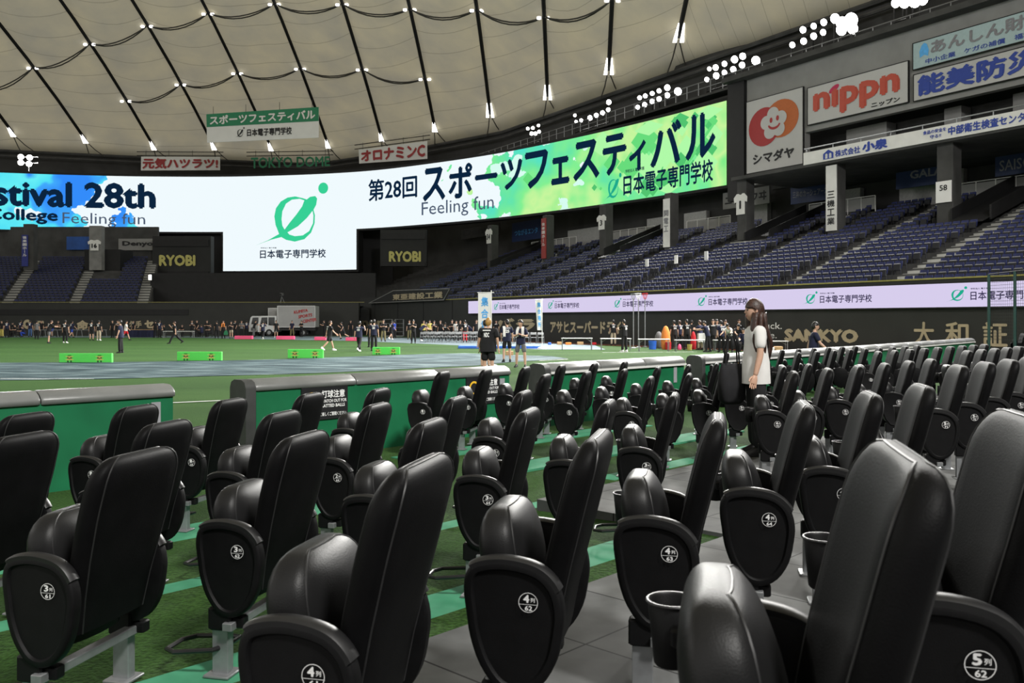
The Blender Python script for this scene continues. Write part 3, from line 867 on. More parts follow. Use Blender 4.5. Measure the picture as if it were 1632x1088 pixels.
q = MB(); q.poly([[(.055, .38), (.05, .62), (.07, .85), (.09, .92), (.11, .85), (.125, .62), (.12, .38), (.09, .46)]], fn); q.build('emblem', M['sky_ink'], r, False)

# ================================================================== left-hand wall and stand
WL = 96.0
q = MB(); q.loft([[(-80, WL, z), (-16.6, WL, z), (-16.6, WL + .8, z), (-80, WL + .8, z)] for z in (0, 3.55)]); structure(q, 'wall_left', M['wall_pad'], label='charcoal padded outfield wall')
q = MB(); q.box((-48, WL - .02, 3.62), (64, .12, .06)); structure(q, 'trim_3', mat('dull_yellow_rail_top', (0.22, 0.20, 0.06), 0.6))
q = MB(); q.box((-58, WL - .03, 2.55), (46, .1, .62)); structure(q, 'wall_slot_dark', M['black'])  # black strip on the face, put in for the darkness of a recessed slot
def left_words(s, px0, px1, y0, y1, sm, label, m='tan'):
    q = MB(); a, c = at(px0, y1, WL - .05), at(px1, y0, WL - .05)
    letter(q, s, lambda u, v: Vector((u, WL - .06, v)), a.x, c.x, a.z, c.z, 0, sm)
    tag(q.build('wall_lettering', M[m], None, False), label, 'lettering', 'painted letters on the field walls')
left_words('◎', 37, 50, 509, 524, .03, 'tan ring-shaped emblem on the outfield wall behind the crowd')
left_words('口', 60, 70, 511, 524, .06, 'tan square character on the outfield wall beside the ring emblem')
left_words('命', 122, 141, 510, 526, .05, 'tan house-shaped character on the outfield wall')
left_words('タ', 206, 212, 511, 521, .04, 'tan katakana タ on the outfield wall')
left_words('手', 216, 226, 511, 522, .03, 'tan character 手 on the outfield wall')
left_words('セ', 230, 245, 510, 523, .06, 'tan katakana セ on the outfield wall')

NROWL, Z0L = 19, 3.2
q = MB()
prof = [(WL + .8, 2.4), (WL + .8, Z0L)]
for j in range(NROWL):
    y = WL + 1.2 + RD * j
    prof += [(y + .02 if j else WL + .85, Z0L + RH * j), (y + RD, Z0L + RH * j), (y + RD, Z0L + RH * (j + 1))]
prof += [(WL + 21, Z0L + RH * NROWL), (WL + 21, 2.4)]
def skew(x, y):
    return x - .33 * (y - WL)
q.loft([[Vector((skew(x, y), y, z)) for y, z in prof] for x in (-84, -39.4)])
structure(q, 'floor_stand_left', M['dark_concrete'], label='stepped concrete of the outfield stand')
q = MB()
LA = (-70.2, -62.7, -55.2, -47.7, -40.2)
for xa in LA:
    for j in range(NROWL):
        y = WL + 1.2 + RD * j
        for e, h in ((0.02, 0.0), (0.43, RH / 2)):
            q.loft([[(skew(xa - .6, y + e), y + e, z), (skew(xa + .6, y + e), y + e, z), (skew(xa + .6, y + RD), y + RD, z), (skew(xa - .6, y + RD), y + RD, z)] for z in (Z0L + RH * j + .002, Z0L + RH * j + h + .03)])
structure(q, 'floor_aisle_stairs_left', M['stair'])
mass = MB()
for j in range(NROWL):
    y = WL + 1.2 + RD * j
    x = -78.0 + (.25 if j % 2 else 0)
    while x < -39.8:
        near = min(abs(x - a) for a in LA)
        if near > .85 and not (j >= 9 and -47.2 < x < -43.6):
            X = skew(x, y)
            if -40 < CX + FX * X / y < 300:
                mass.add([Vector((X, y, Z0L + RH * j)) + Vector(p) for p in seat_one.v], seat_one.f); mass.m[-len(seat_one.f):] = seat_one.m
        x += .52
o = mass.build('spectator_chairs', [M['seat_blue'], M['seat_pan']], None)
tag(o, 'rows of small blue seats in the outfield stand under the screen', 'seats', None, 'stuff')
# pillars, plate 16, blue banner
def left_box(name, x0, x1, y0, y1, z0, z1, m):
    q = MB(); q.box(((x0 + x1) / 2, (y0 + y1) / 2, (z0 + z1) / 2), (x1 - x0, y1 - y0, z1 - z0)); return structure(q, name, M[m])
p = at(150, 430, 108); left_box('wall_pillar', p.x - .75, p.x + .75, 108.3, 109.2, p.z, 13.2, 'concrete')
left_box('wall_stairwell_shade', p.x - 1.8, p.x + 2.6, 109.3, 113, p.z - .2, p.z + 2.6, 'black')  # solid black box put in for the darkness of the stairwell opening
r = thing('jersey_plate', 'white jersey-shaped plate with number 16 in the outfield stand', 'sign', (p.x, 108.1, at(150, 399, 108).z), 0, 'jersey number plates on the stand pillars')
h = 17 / FX * 108
out = [(-.62, 0), (-.62, .62), (-.95, .58), (-1.0, .82), (-.55, 1.0), (-.3, 1.0), (-.15, .95), (.15, .95), (.3, 1.0), (.55, 1.0), (1.0, .82), (.95, .58), (.62, .62), (.62, 0)]
q = MB(); q.prism([(a * .8, c * h) for a, c in out], lambda a, c, dd: Vector((a, -dd, c)), 0, .06); q.build('plate', M['white_paint'], r, False)
q = MB(); letter(q, '16', lambda a, c: Vector((a, -.075, c)), -.34, .34, h * .22, h * .66, 0, .06); q.build('number', M['black_ink'], r, False)
p = at(39, 424, 106); left_box('wall_pillar', p.x - .3, p.x + .9, 106.3, 107.3, p.z - .4, 13.2, 'dark_concrete')
zt = at(39, 374, 106).z
r = thing('vertical_banner', 'blue vertical banner with white lettering in the outfield stand', 'banner', (p.x, 106.1, p.z), 0, 'vertical banners on the stand pillars')
q = MB(); q.box((0, 0, (zt - p.z) / 2), (.75, .08, zt - p.z)); q.build('panel', M['banner_blue'], r, False)
q = MB(); letter_column(q, '後楽園ホール', lambda a, c: Vector((a, -.06, c)), 0, .5, (zt - p.z) * .97, (zt - p.z) * .3, .022); q.build('lettering', M['white_paint'], r, False)
q = MB(); q.box((-67, WL + 19.5, 11.5), (42, .4, 4.6)); structure(q, 'wall_concourse_left', M['dark_concrete'])
p0, p1 = at(101, 397, 114), at(140, 376, 114)
r = thing('advertising_sign', 'dim blue sign beside the jersey 16 plate', 'sign', (p0.x, 114.9, p0.z), 0, 'advertising boards round the stands')
q = MB(); q.box(((p1.x - p0.x) / 2, 0, (p1.z - p0.z) / 2), (p1.x - p0.x, .2, p1.z - p0.z)); q.build('board', M['blue_panel'], r, False)
p0, p1 = at(190, 394, 114), at(240, 383, 114)
r = thing('advertising_sign', 'grey sign with black lettering under the left end of the screen', 'sign', (p0.x, 114.9, p0.z), 0, 'advertising boards round the stands')
q = MB(); q.box(((p1.x - p0.x) / 2, .1, (p1.z - p0.z) / 2), (p1.x - p0.x + 1, .2, p1.z - p0.z + .6)); q.build('board', M['grey_wall'], r, False)
q = MB(); letter(q, 'Denyo', lambda a, c: Vector((a, -.03, c)), 0, p1.x - p0.x, .1, p1.z - p0.z, .0, .05); q.build('lettering', M['black_ink'], r, False)
p = at(240, 442, 103)
r = thing('stand_lamp', 'small bright lamp at the end of the outfield stand', 'lamp', p)
q = MB(); q.box((0, 0, 0), (.5, .3, .8)); q.build('housing', M['black'], r, False)
q = MB(); q.box((0, -.17, 0), (.34, .05, .6)); q.build('lens', M['small_lamp'], r, False)

# dark centre-field backdrop under the screen
q = MB(); q.loft([[Vector((-42.4, 104, z)), Vector((-16, 104, z)), Vector((-16, 104.6, z)), Vector((-42.4, 104.6, z))] for z in (3.0, 7.2)]); structure(q, 'wall_backscreen', M['black'])
q = MB(); q.loft([[Vector((-80, 121, z)), Vector((-16, 119, z)), Vector((-16, 119.6, z)), Vector((-80, 121.6, z))] for z in (2.0, 14)]); structure(q, 'wall_centre', M['black'])
q = MB(); q.add([(-39, WL + .8, 3.2), (-16.6, WL + .8, 3.2), (-16.6, 104, 3.3), (-42, 104, 3.3)], [(0, 1, 2, 3)]); structure(q, 'floor_backscreen', M['black'])
def ryobi(px0, px1, y0, y1, tx0, tx1, ty0, ty1, d, label, skewz=0):
    a, c = at(px0, y1, d), at(px1, y0, d)
    r = thing('advertising_box', label, 'sign', (a.x, d, a.z), 0, 'black boxes beside the centre screen')
    w, h = c.x - a.x, c.z - a.z
    q = MB(); q.box((w / 2, .6, h / 2), (w, 1.2, h)); q.build('box', M['dark_wall'], r, False)
    q = MB()
    for z0, z1 in ((.0, .12), (.74, .9)):
        q.box((w / 2, -.08, h * (z0 + z1) / 2), (w * .94, .2, h * (z1 - z0)))
    q.build('louvre', M['black'], r, False)
    ta, tc = at(tx0, ty1, d), at(tx1, ty0, d)
    q = MB(); letter(q, 'RYOBI', lambda u, v: Vector((u - a.x, -.12, v - a.z)), ta.x, tc.x, ta.z, tc.z, 0, .05); q.build('lettering', M['gold_ink'], r, False)
ryobi(243, 336, 376, 440, 254, 312, 406, 424, 112, 'black box with dull yellow RYOBI lettering left of the centre screen')
ryobi(606, 680, 366, 424, 620, 671, 400, 418, 107, 'black box with dull yellow RYOBI lettering right of the centre screen')
# players' tunnel with its slanted canopy
q = MB(); q.loft([[Vector((-17, 99.5, z)), Vector((-14.8, 99.5, z)), Vector((-14.8, 100, z)), Vector((-17, 100, z))] for z in (0, 4.2)]); structure(q, 'wall_tunnel', M['dark_wall'])
ta, tb = rs_t(598, 37.8), rs_t(718, 37.8)
cn = thing('tunnel_canopy', 'dark slanted canopy with cream 東亜建設工業 lettering at the tunnel corner', 'canopy', RS(37.7, ta, 3.5))
cg = lambda n, t, z: RS(n, t, z) - cn.location
quad = [(ta - 1.5, 3.55), (rs_t(628, 37.8), 4.72), (tb, 4.55), (tb - 1.2, 3.55)]
q = MB(); q.loft([[cg(n, t, z) for t, z in quad] for n in (37.72, 37.9)]); q.build('panel', M['dark_wall'], cn, False)
q = MB(); letter(q, '東亜建設工業', lambda a, c: cg(37.68, a, c), rs_t(626, 37.7), rs_t(706, 37.7), 3.72, 4.36, 0, .035); q.build('lettering', M['tan'], cn, False)
q = MB(); q.tube([cg(37.7, t, z) for t, z in quad], .05, 5, closed=True); q.build('edge_rail', M['concrete'], cn)

# ================================================================== ring wall behind everything
EDGE = [(-84.1, 127.1), (-74.4, 128.9), (-54.0, 134.9), (-31.4, 140.4), (-15.1, 128.9), (-1.3, 116.4), (12.3, 94.4), (22.3, 78.1), (28.3, 68.5), (34.1, 59.0), (40.6, 48.5), (50.4, 32.6)]
ZR = 26.3
RING = [(-112, 20), (-110, 60), (-97, 105)] + EDGE + [(58, 8), (60, -24)]
q = MB()
q.loft([[Vector((x, y, z)) for x, y in RING] for z in (0, ZR + 1.6)], closed=False, caps=(False, False))
q.loft([[Vector((x * 1.03, y * 1.03, z)) for x, y in RING] for z in (0, ZR + 1.6)], closed=False, caps=(False, False))
structure(q, 'wall_ring', mat('dark_ring_wall', (0.045, 0.045, 0.044), 0.9, vary=0.25, scale=0.4), label='dark wall under the rim of the roof')
q = MB()
q.tube([Vector((x * .992, y * .992, ZR - .2)) for x, y in EDGE], .22, 6)
q.tube([Vector((x * .985, y * .985, ZR - 1.1)) for x, y in EDGE], .16, 6)
structure(q, 'trim_5', M['dark_concrete'], smooth=True)

# the dark stand that rises behind the camera
q = MB()
pr = [(-3.0, 0.0), (-3.0, 1.2)]
for j in range(22):
    pr += [(-3.2 - 1.5 * j, 1.2 + .72 * j), (-3.2 - 1.5 * (j + 1), 1.2 + .72 * j)]
pr += [(-36.5, 30.0), (-38.0, 30.0), (-38.0, 0.0)]
q.loft([[RW(n, t, z) for n, z in pr] for t in (-62, 62)])
structure(q, 'floor_stand_behind', M['dark_concrete'])
# ================================================================== the curved main screen
KN = [(-130, 112.5), (0, 115.0), (120, 117.0), (240, 118.2), (400, 118.0), (570, 114.4), (690, 108.2), (820, 100.0), (1000, 87.4), (1158, 77.3), (1300, 70.0)]
def led_d(px):
    for i in range(len(KN) - 1):
        if px <= KN[i + 1][0]:
            break
    p0, p1, p2, p3 = KN[max(i - 1, 0)], KN[i], KN[i + 1], KN[min(i + 2, len(KN) - 1)]
    t = (px - p1[0]) / (p2[0] - p1[0])
    y1, y2 = 1 / p1[1], 1 / p2[1]
    h = p2[0] - p1[0]
    m1 = (y2 - 1 / p0[1]) / max(p2[0] - p0[0], 1) * h
    m2 = (1 / p3[1] - y1) / max(p3[0] - p1[0], 1) * h
    v = (2 * t ** 3 - 3 * t ** 2 + 1) * y1 + (t ** 3 - 2 * t ** 2 + t) * m1 + (-2 * t ** 3 + 3 * t ** 2) * y2 + (t ** 3 - t ** 2) * m2
    return 1 / v
def led_xy(px):
    d = led_d(px)
    return Vector(((px - CX) / FX * d, d, 0))
def led_n(px):
    t = (led_xy(px + 2) - led_xy(px - 2)).normalized()
    return Vector((t.y, -t.x, 0))            # towards the field
LED = thing('main_screen', 'huge curved LED screen with festival titles above the outfield', 'screen', led_xy(460) + Vector((0, 0, 8.2)))
LO = LED.location.copy()
def led_p(px, z, off=0.0):
    return led_xy(px) + led_n(px) * off + Vector((0, 0, z)) - LO
def led_z(px, y):
    return EYE + (HY - y) / FX * led_d(px)
ZB, ZT, ZC = 13.45, 20.8, 8.22
def led_mat():
    m = bpy.data.materials.new('screen_picture')
    m.use_nodes = True
    nt = m.node_tree; N, L = nt.nodes, nt.links
    N.remove(N['Principled BSDF'])
    uv = N.new('ShaderNodeUVMap'); sx = N.new('ShaderNodeSeparateXYZ'); L.new(uv.outputs[0], sx.inputs[0])
    def noise(scale, det, off):
        mp = N.new('ShaderNodeMapping'); mp.inputs['Location'].default_value = (off, off * .7, 0); mp.inputs['Scale'].default_value = (11, 1.0, 1)
        L.new(uv.outputs[0], mp.inputs['Vector'])
        n = N.new('ShaderNodeTexNoise'); n.inputs['Scale'].default_value = scale; n.inputs['Detail'].default_value = det
        L.new(mp.outputs[0], n.inputs['Vector'])
        return n.outputs['Fac']
    def math_(op, a, c, cl=False):
        n = N.new('ShaderNodeMath'); n.operation = op; n.use_clamp = cl
        for i, v in enumerate((a, c)):
            if isinstance(v, (int, float)):
                n.inputs[i].default_value = v
            else:
                L.new(v, n.inputs[i])
        return n.outputs[0]
    def ramp(fac, stops):
        r = N.new('ShaderNodeValToRGB'); e = r.color_ramp.elements
        while len(e) < len(stops):
            e.new(.5)
        for i, (p, c) in enumerate(stops):
            e[i].position = p; e[i].color = (*c, 1)
        L.new(fac, r.inputs['Fac'])
        return r.outputs['Color']
    def mix(f, a, c):
        n = N.new('ShaderNodeMix'); n.data_type = 'RGBA'
        L.new(f, n.inputs[0])
        for i, v in ((6, a), (7, c)):
            if isinstance(v, tuple):
                n.inputs[i].default_value = (*v, 1)
            else:
                L.new(v, n.inputs[i])
        return n.outputs[2]
    u, v = sx.outputs[0], sx.outputs[1]
    white = srgb(240, 250, 254)
    # right: green wash whose ragged edge starts near two thirds of the wing
    n1, n2, n3 = noise(1.6, 6, 3.1), noise(1.1, 3, 9.7), noise(2.3, 5, 17.3)
    e = math_('ADD', math_('MULTIPLY', math_('SUBTRACT', u, .795), 5.5), math_('MULTIPLY', math_('SUBTRACT', n1, .5), 3.4))
    f = math_('MULTIPLY', math_('GREATER_THAN', e, 0), math_('GREATER_THAN', u, .70))
    k = math_('ADD', n2, math_('MULTIPLY', math_('SUBTRACT', u, .95), .25))
    green = ramp(k, [(.30, srgb(84, 226, 200)), (.40, srgb(104, 230, 166)), (.50, srgb(132, 240, 146)), (.60, srgb(200, 246, 158)), (.70, srgb(128, 236, 138))])
    sp = math_('MULTIPLY', math_('GREATER_THAN', n3, .60), math_('LESS_THAN', u, .96))
    green = mix(sp, green, srgb(214, 252, 240))
    c = mix(f, white, green)
    # left: blue paint splash
    m1, m2 = noise(1.25, 4, 31.3), noise(1.0, 3, 47.1)
    e2 = math_('ADD', math_('MULTIPLY', math_('SUBTRACT', .135, u), 6.0), math_('MULTIPLY', math_('SUBTRACT', m1, .5), 4.4))
    f2 = math_('MULTIPLY', math_('GREATER_THAN', e2, 0), math_('LESS_THAN', u, .245))
    blue = ramp(m2, [(.36, srgb(52, 140, 250)), (.46, srgb(66, 170, 252)), (.50, srgb(84, 226, 246)), (.62, srgb(104, 240, 246)), (.70, srgb(40, 120, 246))])
    c = mix(f2, c, blue)
    em = N.new('ShaderNodeEmission'); em.inputs[1].default_value = 1.0
    L.new(c, em.inputs[0]); L.new(em.outputs[0], N['Material Output'].inputs[0])
    return m
def led_panel(name, px0, px1, z0, z1, m, off=0.0, step=9):
    q = MB(); k = max(2, int((px1 - px0) / step)); xs = [px0 + (px1 - px0) * i / k for i in range(k + 1)]
    q.loft([[led_p(x, z, off) for x in xs] for z in (z0, z1)], closed=False, caps=(False, False))
    me = q.mesh(name, m, False)
    uvl = me.uv_layers.new(name='UVMap')
    n = len(xs)
    for lp in me.loops:
        i = lp.vertex_index
        uvl.data[lp.index].uv = (xs[i % n] / 1000.0, 0.0 if i < n else 1.0)
    return obj(name, me, LED)
led_panel('display', -130, 1158, ZB, ZT, led_mat(), 0.0)
led_panel('display', 355.5, 568, ZC, ZB, glow('screen_white', srgb(240, 250, 254), 1.0), 0.0)
def led_slab(name, px0, px1, z0, z1, m, o0, o1):
    q = MB(); k = max(2, int((px1 - px0) / 12)); xs = [px0 + (px1 - px0) * i / k for i in range(k + 1)]
    q.loft([[led_p(x, z0, o0), led_p(x, z1, o0), led_p(x, z1, o1), led_p(x, z0, o1)] for x in xs])
    return q.build(name, m, LED, False)
led_slab('housing', -130, 1162, ZB - .25, ZT + .3, M['black'], -1.2, -.05)
led_slab('housing', 352, 571, ZC - .3, ZB, M['black'], -1.2, -.05)
def led_words(s, px0, px1, zb, zt, m, smear=0.0, off=.12, tilt=None):
    q = MB()
    letter(q, s, lambda a, c: led_p(a, c, off), px0, px1, zb, zt, 0, smear)
    return q.build('lettering', M[m], LED, False)
INK = 'led_ink'
led_words('Festival 28th', -68, 249, 16.45, 19.9, INK, .040)
led_words('College', -22, 93, 14.2, 16.2, INK, .034)
led_words('Feeling fun', 100, 232, 13.95, 15.85, 'led_grey', 0)
led_words('第28回', 588, 666, 16.85, 19.65, INK, .020)
# the big title is set character by character so that its spacing follows the wing
chars = 'スポーツフェスティバル'
cx = [(675, 711), (716, 754), (758, 794), (799, 834), (838, 875), (880, 909), (915, 957), (962, 1000), (1004, 1031), (1038, 1088), (1094, 1142)]
for ch, (a0, a1) in zip(chars, cx):
    z0, z1 = 16.15, 20.25
    if ch == 'ー':
        z0, z1 = 18.0, 18.65
    if ch in 'ェィ':
        z0, z1 = 16.15, 19.1
    if ch == 'ツ':
        z0, z1 = 16.4, 19.9
    led_words(ch, a0, a1, z0, z1, INK, .032)
led_words('Feeling fun', 673, 788, 14.05, 16.15, 'led_grey', 0)
led_words('日本電子専門学校', 995, 1138, 13.95, 16.0, INK, .022)
led_words('学校法人 電子学園', 998, 1028, 16.15, 16.5, INK, .02)
q = MB(); emblem(q, lambda a, c: led_p(a, c, .12), 963, 992, 13.75, 16.3); q.build('emblem', M['led_teal'], LED, False)
q = MB(); emblem(q, lambda a, c: led_p(a, c, .12), 408, 524, led_z(410, 391), led_z(515, 291)); q.build('emblem', M['led_green'], LED, False)
led_words('日本電子専門学校', 415, 520, led_z(460, 411.5), led_z(460, 397.5), INK, .020)
led_words('学校法人 電子学園', 416, 441, led_z(430, 396), led_z(430, 394), INK, .02)
gd = [glow('screen_diamond_dark', srgb(82, 196, 112), 1.0), glow('screen_diamond_pale', srgb(176, 250, 168), 1.0), glow('screen_diamond_green', srgb(104, 220, 124), 1.0)]
rnd = random.Random(5)
q = MB()
for i in range(58):
    px = 1140 - abs(rnd.gauss(0, 95)); z = rnd.uniform(13.9, 20.4); s = rnd.choice((2.5, 4, 6, 10, 15, 22)) * rnd.uniform(.8, 1.1)
    if px < 820 or px + s > 1156:
        continue
    hz = min(s / FX * led_d(px) * 1.25, z - ZB - .02, ZT - z - .02)
    if hz < .1:
        continue
    q.add([led_p(px - s, z, .03 + .0006 * i), led_p(px, z - hz, .03 + .0006 * i), led_p(px + s, z, .03 + .0006 * i), led_p(px, z + hz, .03 + .0006 * i)], [(0, 1, 2, 3)], rnd.randrange(3))
q.build('picture_diamonds', gd, LED, False)

# ================================================================== membrane roof
CD = (-38.0, 48.0)
_ang = sorted((math.atan2(y - CD[1], x - CD[0]), math.hypot(x - CD[0], y - CD[1])) for x, y in EDGE)
def dome_z(x, y):
    a, r = math.atan2(y - CD[1], x - CD[0]), math.hypot(x - CD[0], y - CD[1])
    if a <= _ang[0][0]:
        R = _ang[0][1]
    elif a >= _ang[-1][0]:
        R = _ang[-1][1]
    else:
        for i in range(len(_ang) - 1):
            if a <= _ang[i + 1][0]:
                k = (a - _ang[i][0]) / (_ang[i + 1][0] - _ang[i][0]); R = _ang[i][1] + (_ang[i + 1][1] - _ang[i][1]) * k
                break
    return ZR + 30 * (1 - (r / R) ** 2)
def edge_y(x):
    for i in range(len(EDGE) - 1):
        if EDGE[i][0] <= x <= EDGE[i + 1][0]:
            k = (x - EDGE[i][0]) / (EDGE[i + 1][0] - EDGE[i][0]); return EDGE[i][1] + (EDGE[i + 1][1] - EDGE[i][1]) * k
    return EDGE[0][1] if x < EDGE[0][0] else EDGE[-1][1]
# main cables: x at the rim, y of the lower node
CB = [(-80.0, 121.5), (-71.1, 126.4), (-62.4, 129.8), (-53.5, 132.5), (-45.2, 134.6), (-37.0, 136.2), (-27.9, 134.6), (-18.9, 128.6), (-10.6, 121.9), (-2.8, 113.9), (4.2, 104.8), (10.2, 93.5), (15.8, 84.2)]
YEND = -22.0
def cab_x(i, y):
    s = .03 if i < 2 else (.07 if i < 12 else .03)
    return CB[i][0] - (CB[i][1] - y) * s
def cab_p(i, y, dz=0.0):
    x = cab_x(i, y)
    return Vector((x, y, dome_z(x, y) + dz))
CROSS = [[(1, 119.0), (2, 117.3), (3, 115.1), (4, 113.6), (5, 112.9), (6, 110.6), (7, 106.8), (8, 103.4), (9, 98.3), (10, 93.0), (11, 85.0)], [(3, 124.4), (4, 123.3), (5, 122.7), (6, 121.0), (7, 116.8), (8, 113.8)], [(2, 106), (3, 104), (4, 102.5), (5, 101.5), (6, 99.5), (7, 96), (8, 92.5), (9, 88), (10, 83)]]
rows = 40
grid = MB(); uvs = []
def fabric(A, B_, n=8, sag=1.1):
    """A, B_: functions s in 0..1 -> Vector for the two long sides of a bay"""
    o = len(grid.v)
    for r_ in range(rows + 1):
        s = (r_ / rows) ** 1.35
        p0, p1 = A(s), B_(s)
        for c in range(n + 1):
            k = c / n
            p = p0.lerp(p1, k)
            base = dome_z(p.x, p.y) if 0 < r_ else p.z
            p.z = base - sag * 4 * k * (1 - k) * min(1.0, s * 7)
            grid.v.append(tuple(p)); uvs.append((k, (p0 - A(0)).length / 3.6 + .3))
    for r_ in range(rows):
        for c in range(n):
            i = o + r_ * (n + 1) + c
            grid.f.append((i, i + 1, i + n + 2, i + n + 1)); grid.m.append(0)
def side(i):
    ex = CB[i][0] + .15; ey = edge_y(ex)
    def f(s):
        y = ey + (YEND - ey) * s
        x = cab_x(i, y) if y < CB[i][1] else CB[i][0]
        return Vector((x, y, dome_z(x, y) if s > 0 else ZR))
    return f
for i in range(len(CB) - 1):
    fabric(side(i), side(i + 1))
def rim(s):
    # right-hand rim of the roof, from the last cable on
    x = 16.0 + 34.0 * s; y = edge_y(x); return Vector((x, y, ZR))
last = side(len(CB) - 1)
fabric(last, lambda s: rim(max(s, .0)), 10, .5)
me = grid.mesh('ceiling', M['membrane'], True, 3.2)
uvl = me.uv_layers.new(name='UVMap')
for lp in me.loops:
    uvl.data[lp.index].uv = uvs[lp.vertex_index]
o = obj('ceiling', me); o['kind'] = 'structure'; o['label'] = 'cream membrane roof of the dome'

ords = ['first', 'second', 'third', 'fourth', 'fifth', 'sixth', 'seventh', 'eighth', 'ninth', 'tenth', 'eleventh', 'twelfth', 'thirteenth']
for i in range(1, len(CB)):
    nd = cab_p(i, CB[i][1], -.35)
    r = thing('roof_cable', 'black main cable under the roof, %s of the row counted from the upper left' % ords[i - 1], 'cable', nd, 0, 'main cables of the membrane roof')
    ys = [CB[i][1] - (CB[i][1] - YEND) * k / 22 for k in range(23)]
    q = MB(); q.tube([cab_p(i, y, -.35) - nd for y in ys], .22, 6); q.build('cable', M['cable'], r)
    q = MB()          # white fabric pane above the lower node, daylight through it put in as glow
    t0 = cab_p(i, CB[i][1] - 1.7, -.1) - nd
    for s in ((-1, 1) if i > 8 else (0,)):
        c = Vector((s * .34, 0, 0)); w = .20 if i > 8 else .38
        q.loft([[c + Vector((-w, .1, -.5)), c + Vector((w, .1, -.5)), t0 + Vector((.05 + s * .25, -.05, -.3)), t0 + Vector((-.05 + s * .25, -.05, -.3))], [c + Vector((-w, .2, -.5)), c + Vector((w, .2, -.5)), t0 + Vector((.05 + s * .25, .05, -.3)), t0 + Vector((-.05 + s * .25, .05, -.3))]])
    q.build('end_pane', M['rooflight'], r, False)
    for s in (-1, 1):
        q = MB()
        foot = Vector((CB[i][0] + s * 1.1 + (.6 if i > 8 else .9), edge_y(CB[i][0]) - .8, ZR - .4)) - nd
        q.tube([Vector((s * .1, .2, -.3)), foot * .5 + Vector((0, 0, -.25)), foot], .07, 5); q.build('stay', M['thin_cable'], r)
for ci, line in enumerate(CROSS):
    names = ['roof_rope'] 
    pts = [cab_p(i, y, -.4) for i, y in line]
    mid = pts[len(pts) // 2]
    r = thing('roof_rope', ['double hanging rope crossing the roof, middle one with lit nodes', 'double hanging rope crossing the roof nearest its rim', 'double hanging rope crossing the roof nearest the camera'][ci], 'rope', mid, 0, 'ropes hanging across the roof')
    for off in (0, .75):
        q = MB()
        for a, c in zip(pts[:-1], pts[1:]):
            seg = []
            for k in range(9):
                u = k / 8; p = a.lerp(c, u)
                p.z -= 1.25 * 4 * u * (1 - u); p.y -= off * math.sin(PI * u)
                seg.append(p - mid)
            q.tube(seg, .085, 5)
        q.build('rope', M['thin_cable'], r)
    for a in pts:
        for s in (-1, 1):
            q = MB(); q.bbox(a - mid + Vector((s * .55, -.2, -.2)), (.46, .26, .30), .06); q.build('node_lamp', M['rooflight'], r)

# ================================================================== banners hung under the roof
def hung(name, corners, d, rows_, label, wires=True, face='sign_white', thick=.12, truss=False):
    """corners: (x, y) of bottom-left, bottom-right, top-right, top-left in the photo, all about d metres away"""
    P = [at(x, y, d) for x, y in corners]
    r = thing(name, label, 'banner', P[0], 0, 'banners hung under the roof')
    L_ = [p - P[0] for p in P]
    def fn(a, c, dd=.08):
        p = (L_[0].lerp(L_[1], a)).lerp(L_[3].lerp(L_[2], a), c)
        return p + Vector((0, -dd, 0))
    q = MB(); q.loft([[p for p in L_], [p + Vector((0, thick, 0)) for p in L_]]); 
    if face:
        q.build('sheet', M[face], r, False)
    for kind, *arg in rows_:
        q = MB()
        if kind == 'rect':
            a0, a1, b0, b1, m = arg
            q.add([fn(a0, b0, .03), fn(a1, b0, .03), fn(a1, b1, .03), fn(a0, b1, .03)], [(0, 1, 2, 3)]); q.build('stripe', M[m], r, False)
        elif kind == 'text':
            s, a0, a1, b0, b1, m, sm = arg
            letter(q, s, fn, a0, a1, b0, b1, 0, sm); q.build('lettering', M[m], r, False)
        elif kind == 'emblem':
            a0, a1, b0, b1, m = arg
            emblem(q, fn, a0, a1, b0, b1); q.build('emblem', M[m], r, False)
    q = MB()
    for a in (.06, .35, .65, .94):
        p = fn(a, 1.0, 0); top = p.z + .9
        q.tube([p + Vector((0, .05, 0)), Vector((p.x, p.y + .05, max(top, p.z + .3)))], .03, 4)
    q.build('hanger', M['thin_cable'], r)
    if truss:
        q = MB()
        a, c = fn(-.06, 1.08, 0), fn(1.04, 1.08, 0)
        for dz in (0, .55):
            q.tube([a + Vector((0, .1, dz)), c + Vector((0, .1, dz))], .06, 5)
        q.build('truss', M['black_metal'], r)
    return r
hung('hanging_banner', [(330, 227), (508, 219), (508, 170.5), (329, 182)], 108, [('rect', 0, 1, .54, 1, 'green_ink'), ('text', 'スポーツフェスティバル', .03, .97, .60, .93, 'sign_white', .04), ('emblem', .25, .34, .12, .47, 'black_ink'), ('text', '日本電子専門学校', .36, .76, .14, .40, 'black_ink', .03)],
     'green and white banner with festival title hanging from the roof')
hung('hanging_banner', [(224.5, 271.5), (350.5, 271), (350.5, 250), (225, 249.5)], 126, [('text', '元気ハツラツ!', .02, .98, .10, .90, 'red_ink', .05)], 'white banner with red 元気ハツラツ! lettering on the roof rim', truss=True)
hung('hanging_banner', [(572.5, 260.5), (681, 253), (681, 224.5), (571.5, 238.5)], 119, [('text', 'オロナミンC', .03, .97, .10, .90, 'red_ink', .05)], 'white banner with red オロナミンC lettering on the roof rim', truss=True)
hung('hanging_letters', [(400, 270), (526, 266), (526, 248), (400, 250)], 126, [('text', 'TOKYO DOME', 0, 1, .05, .95, 'green_ink', .03)], 'green TOKYO DOME letters standing on the roof rim', face=None, truss=True)

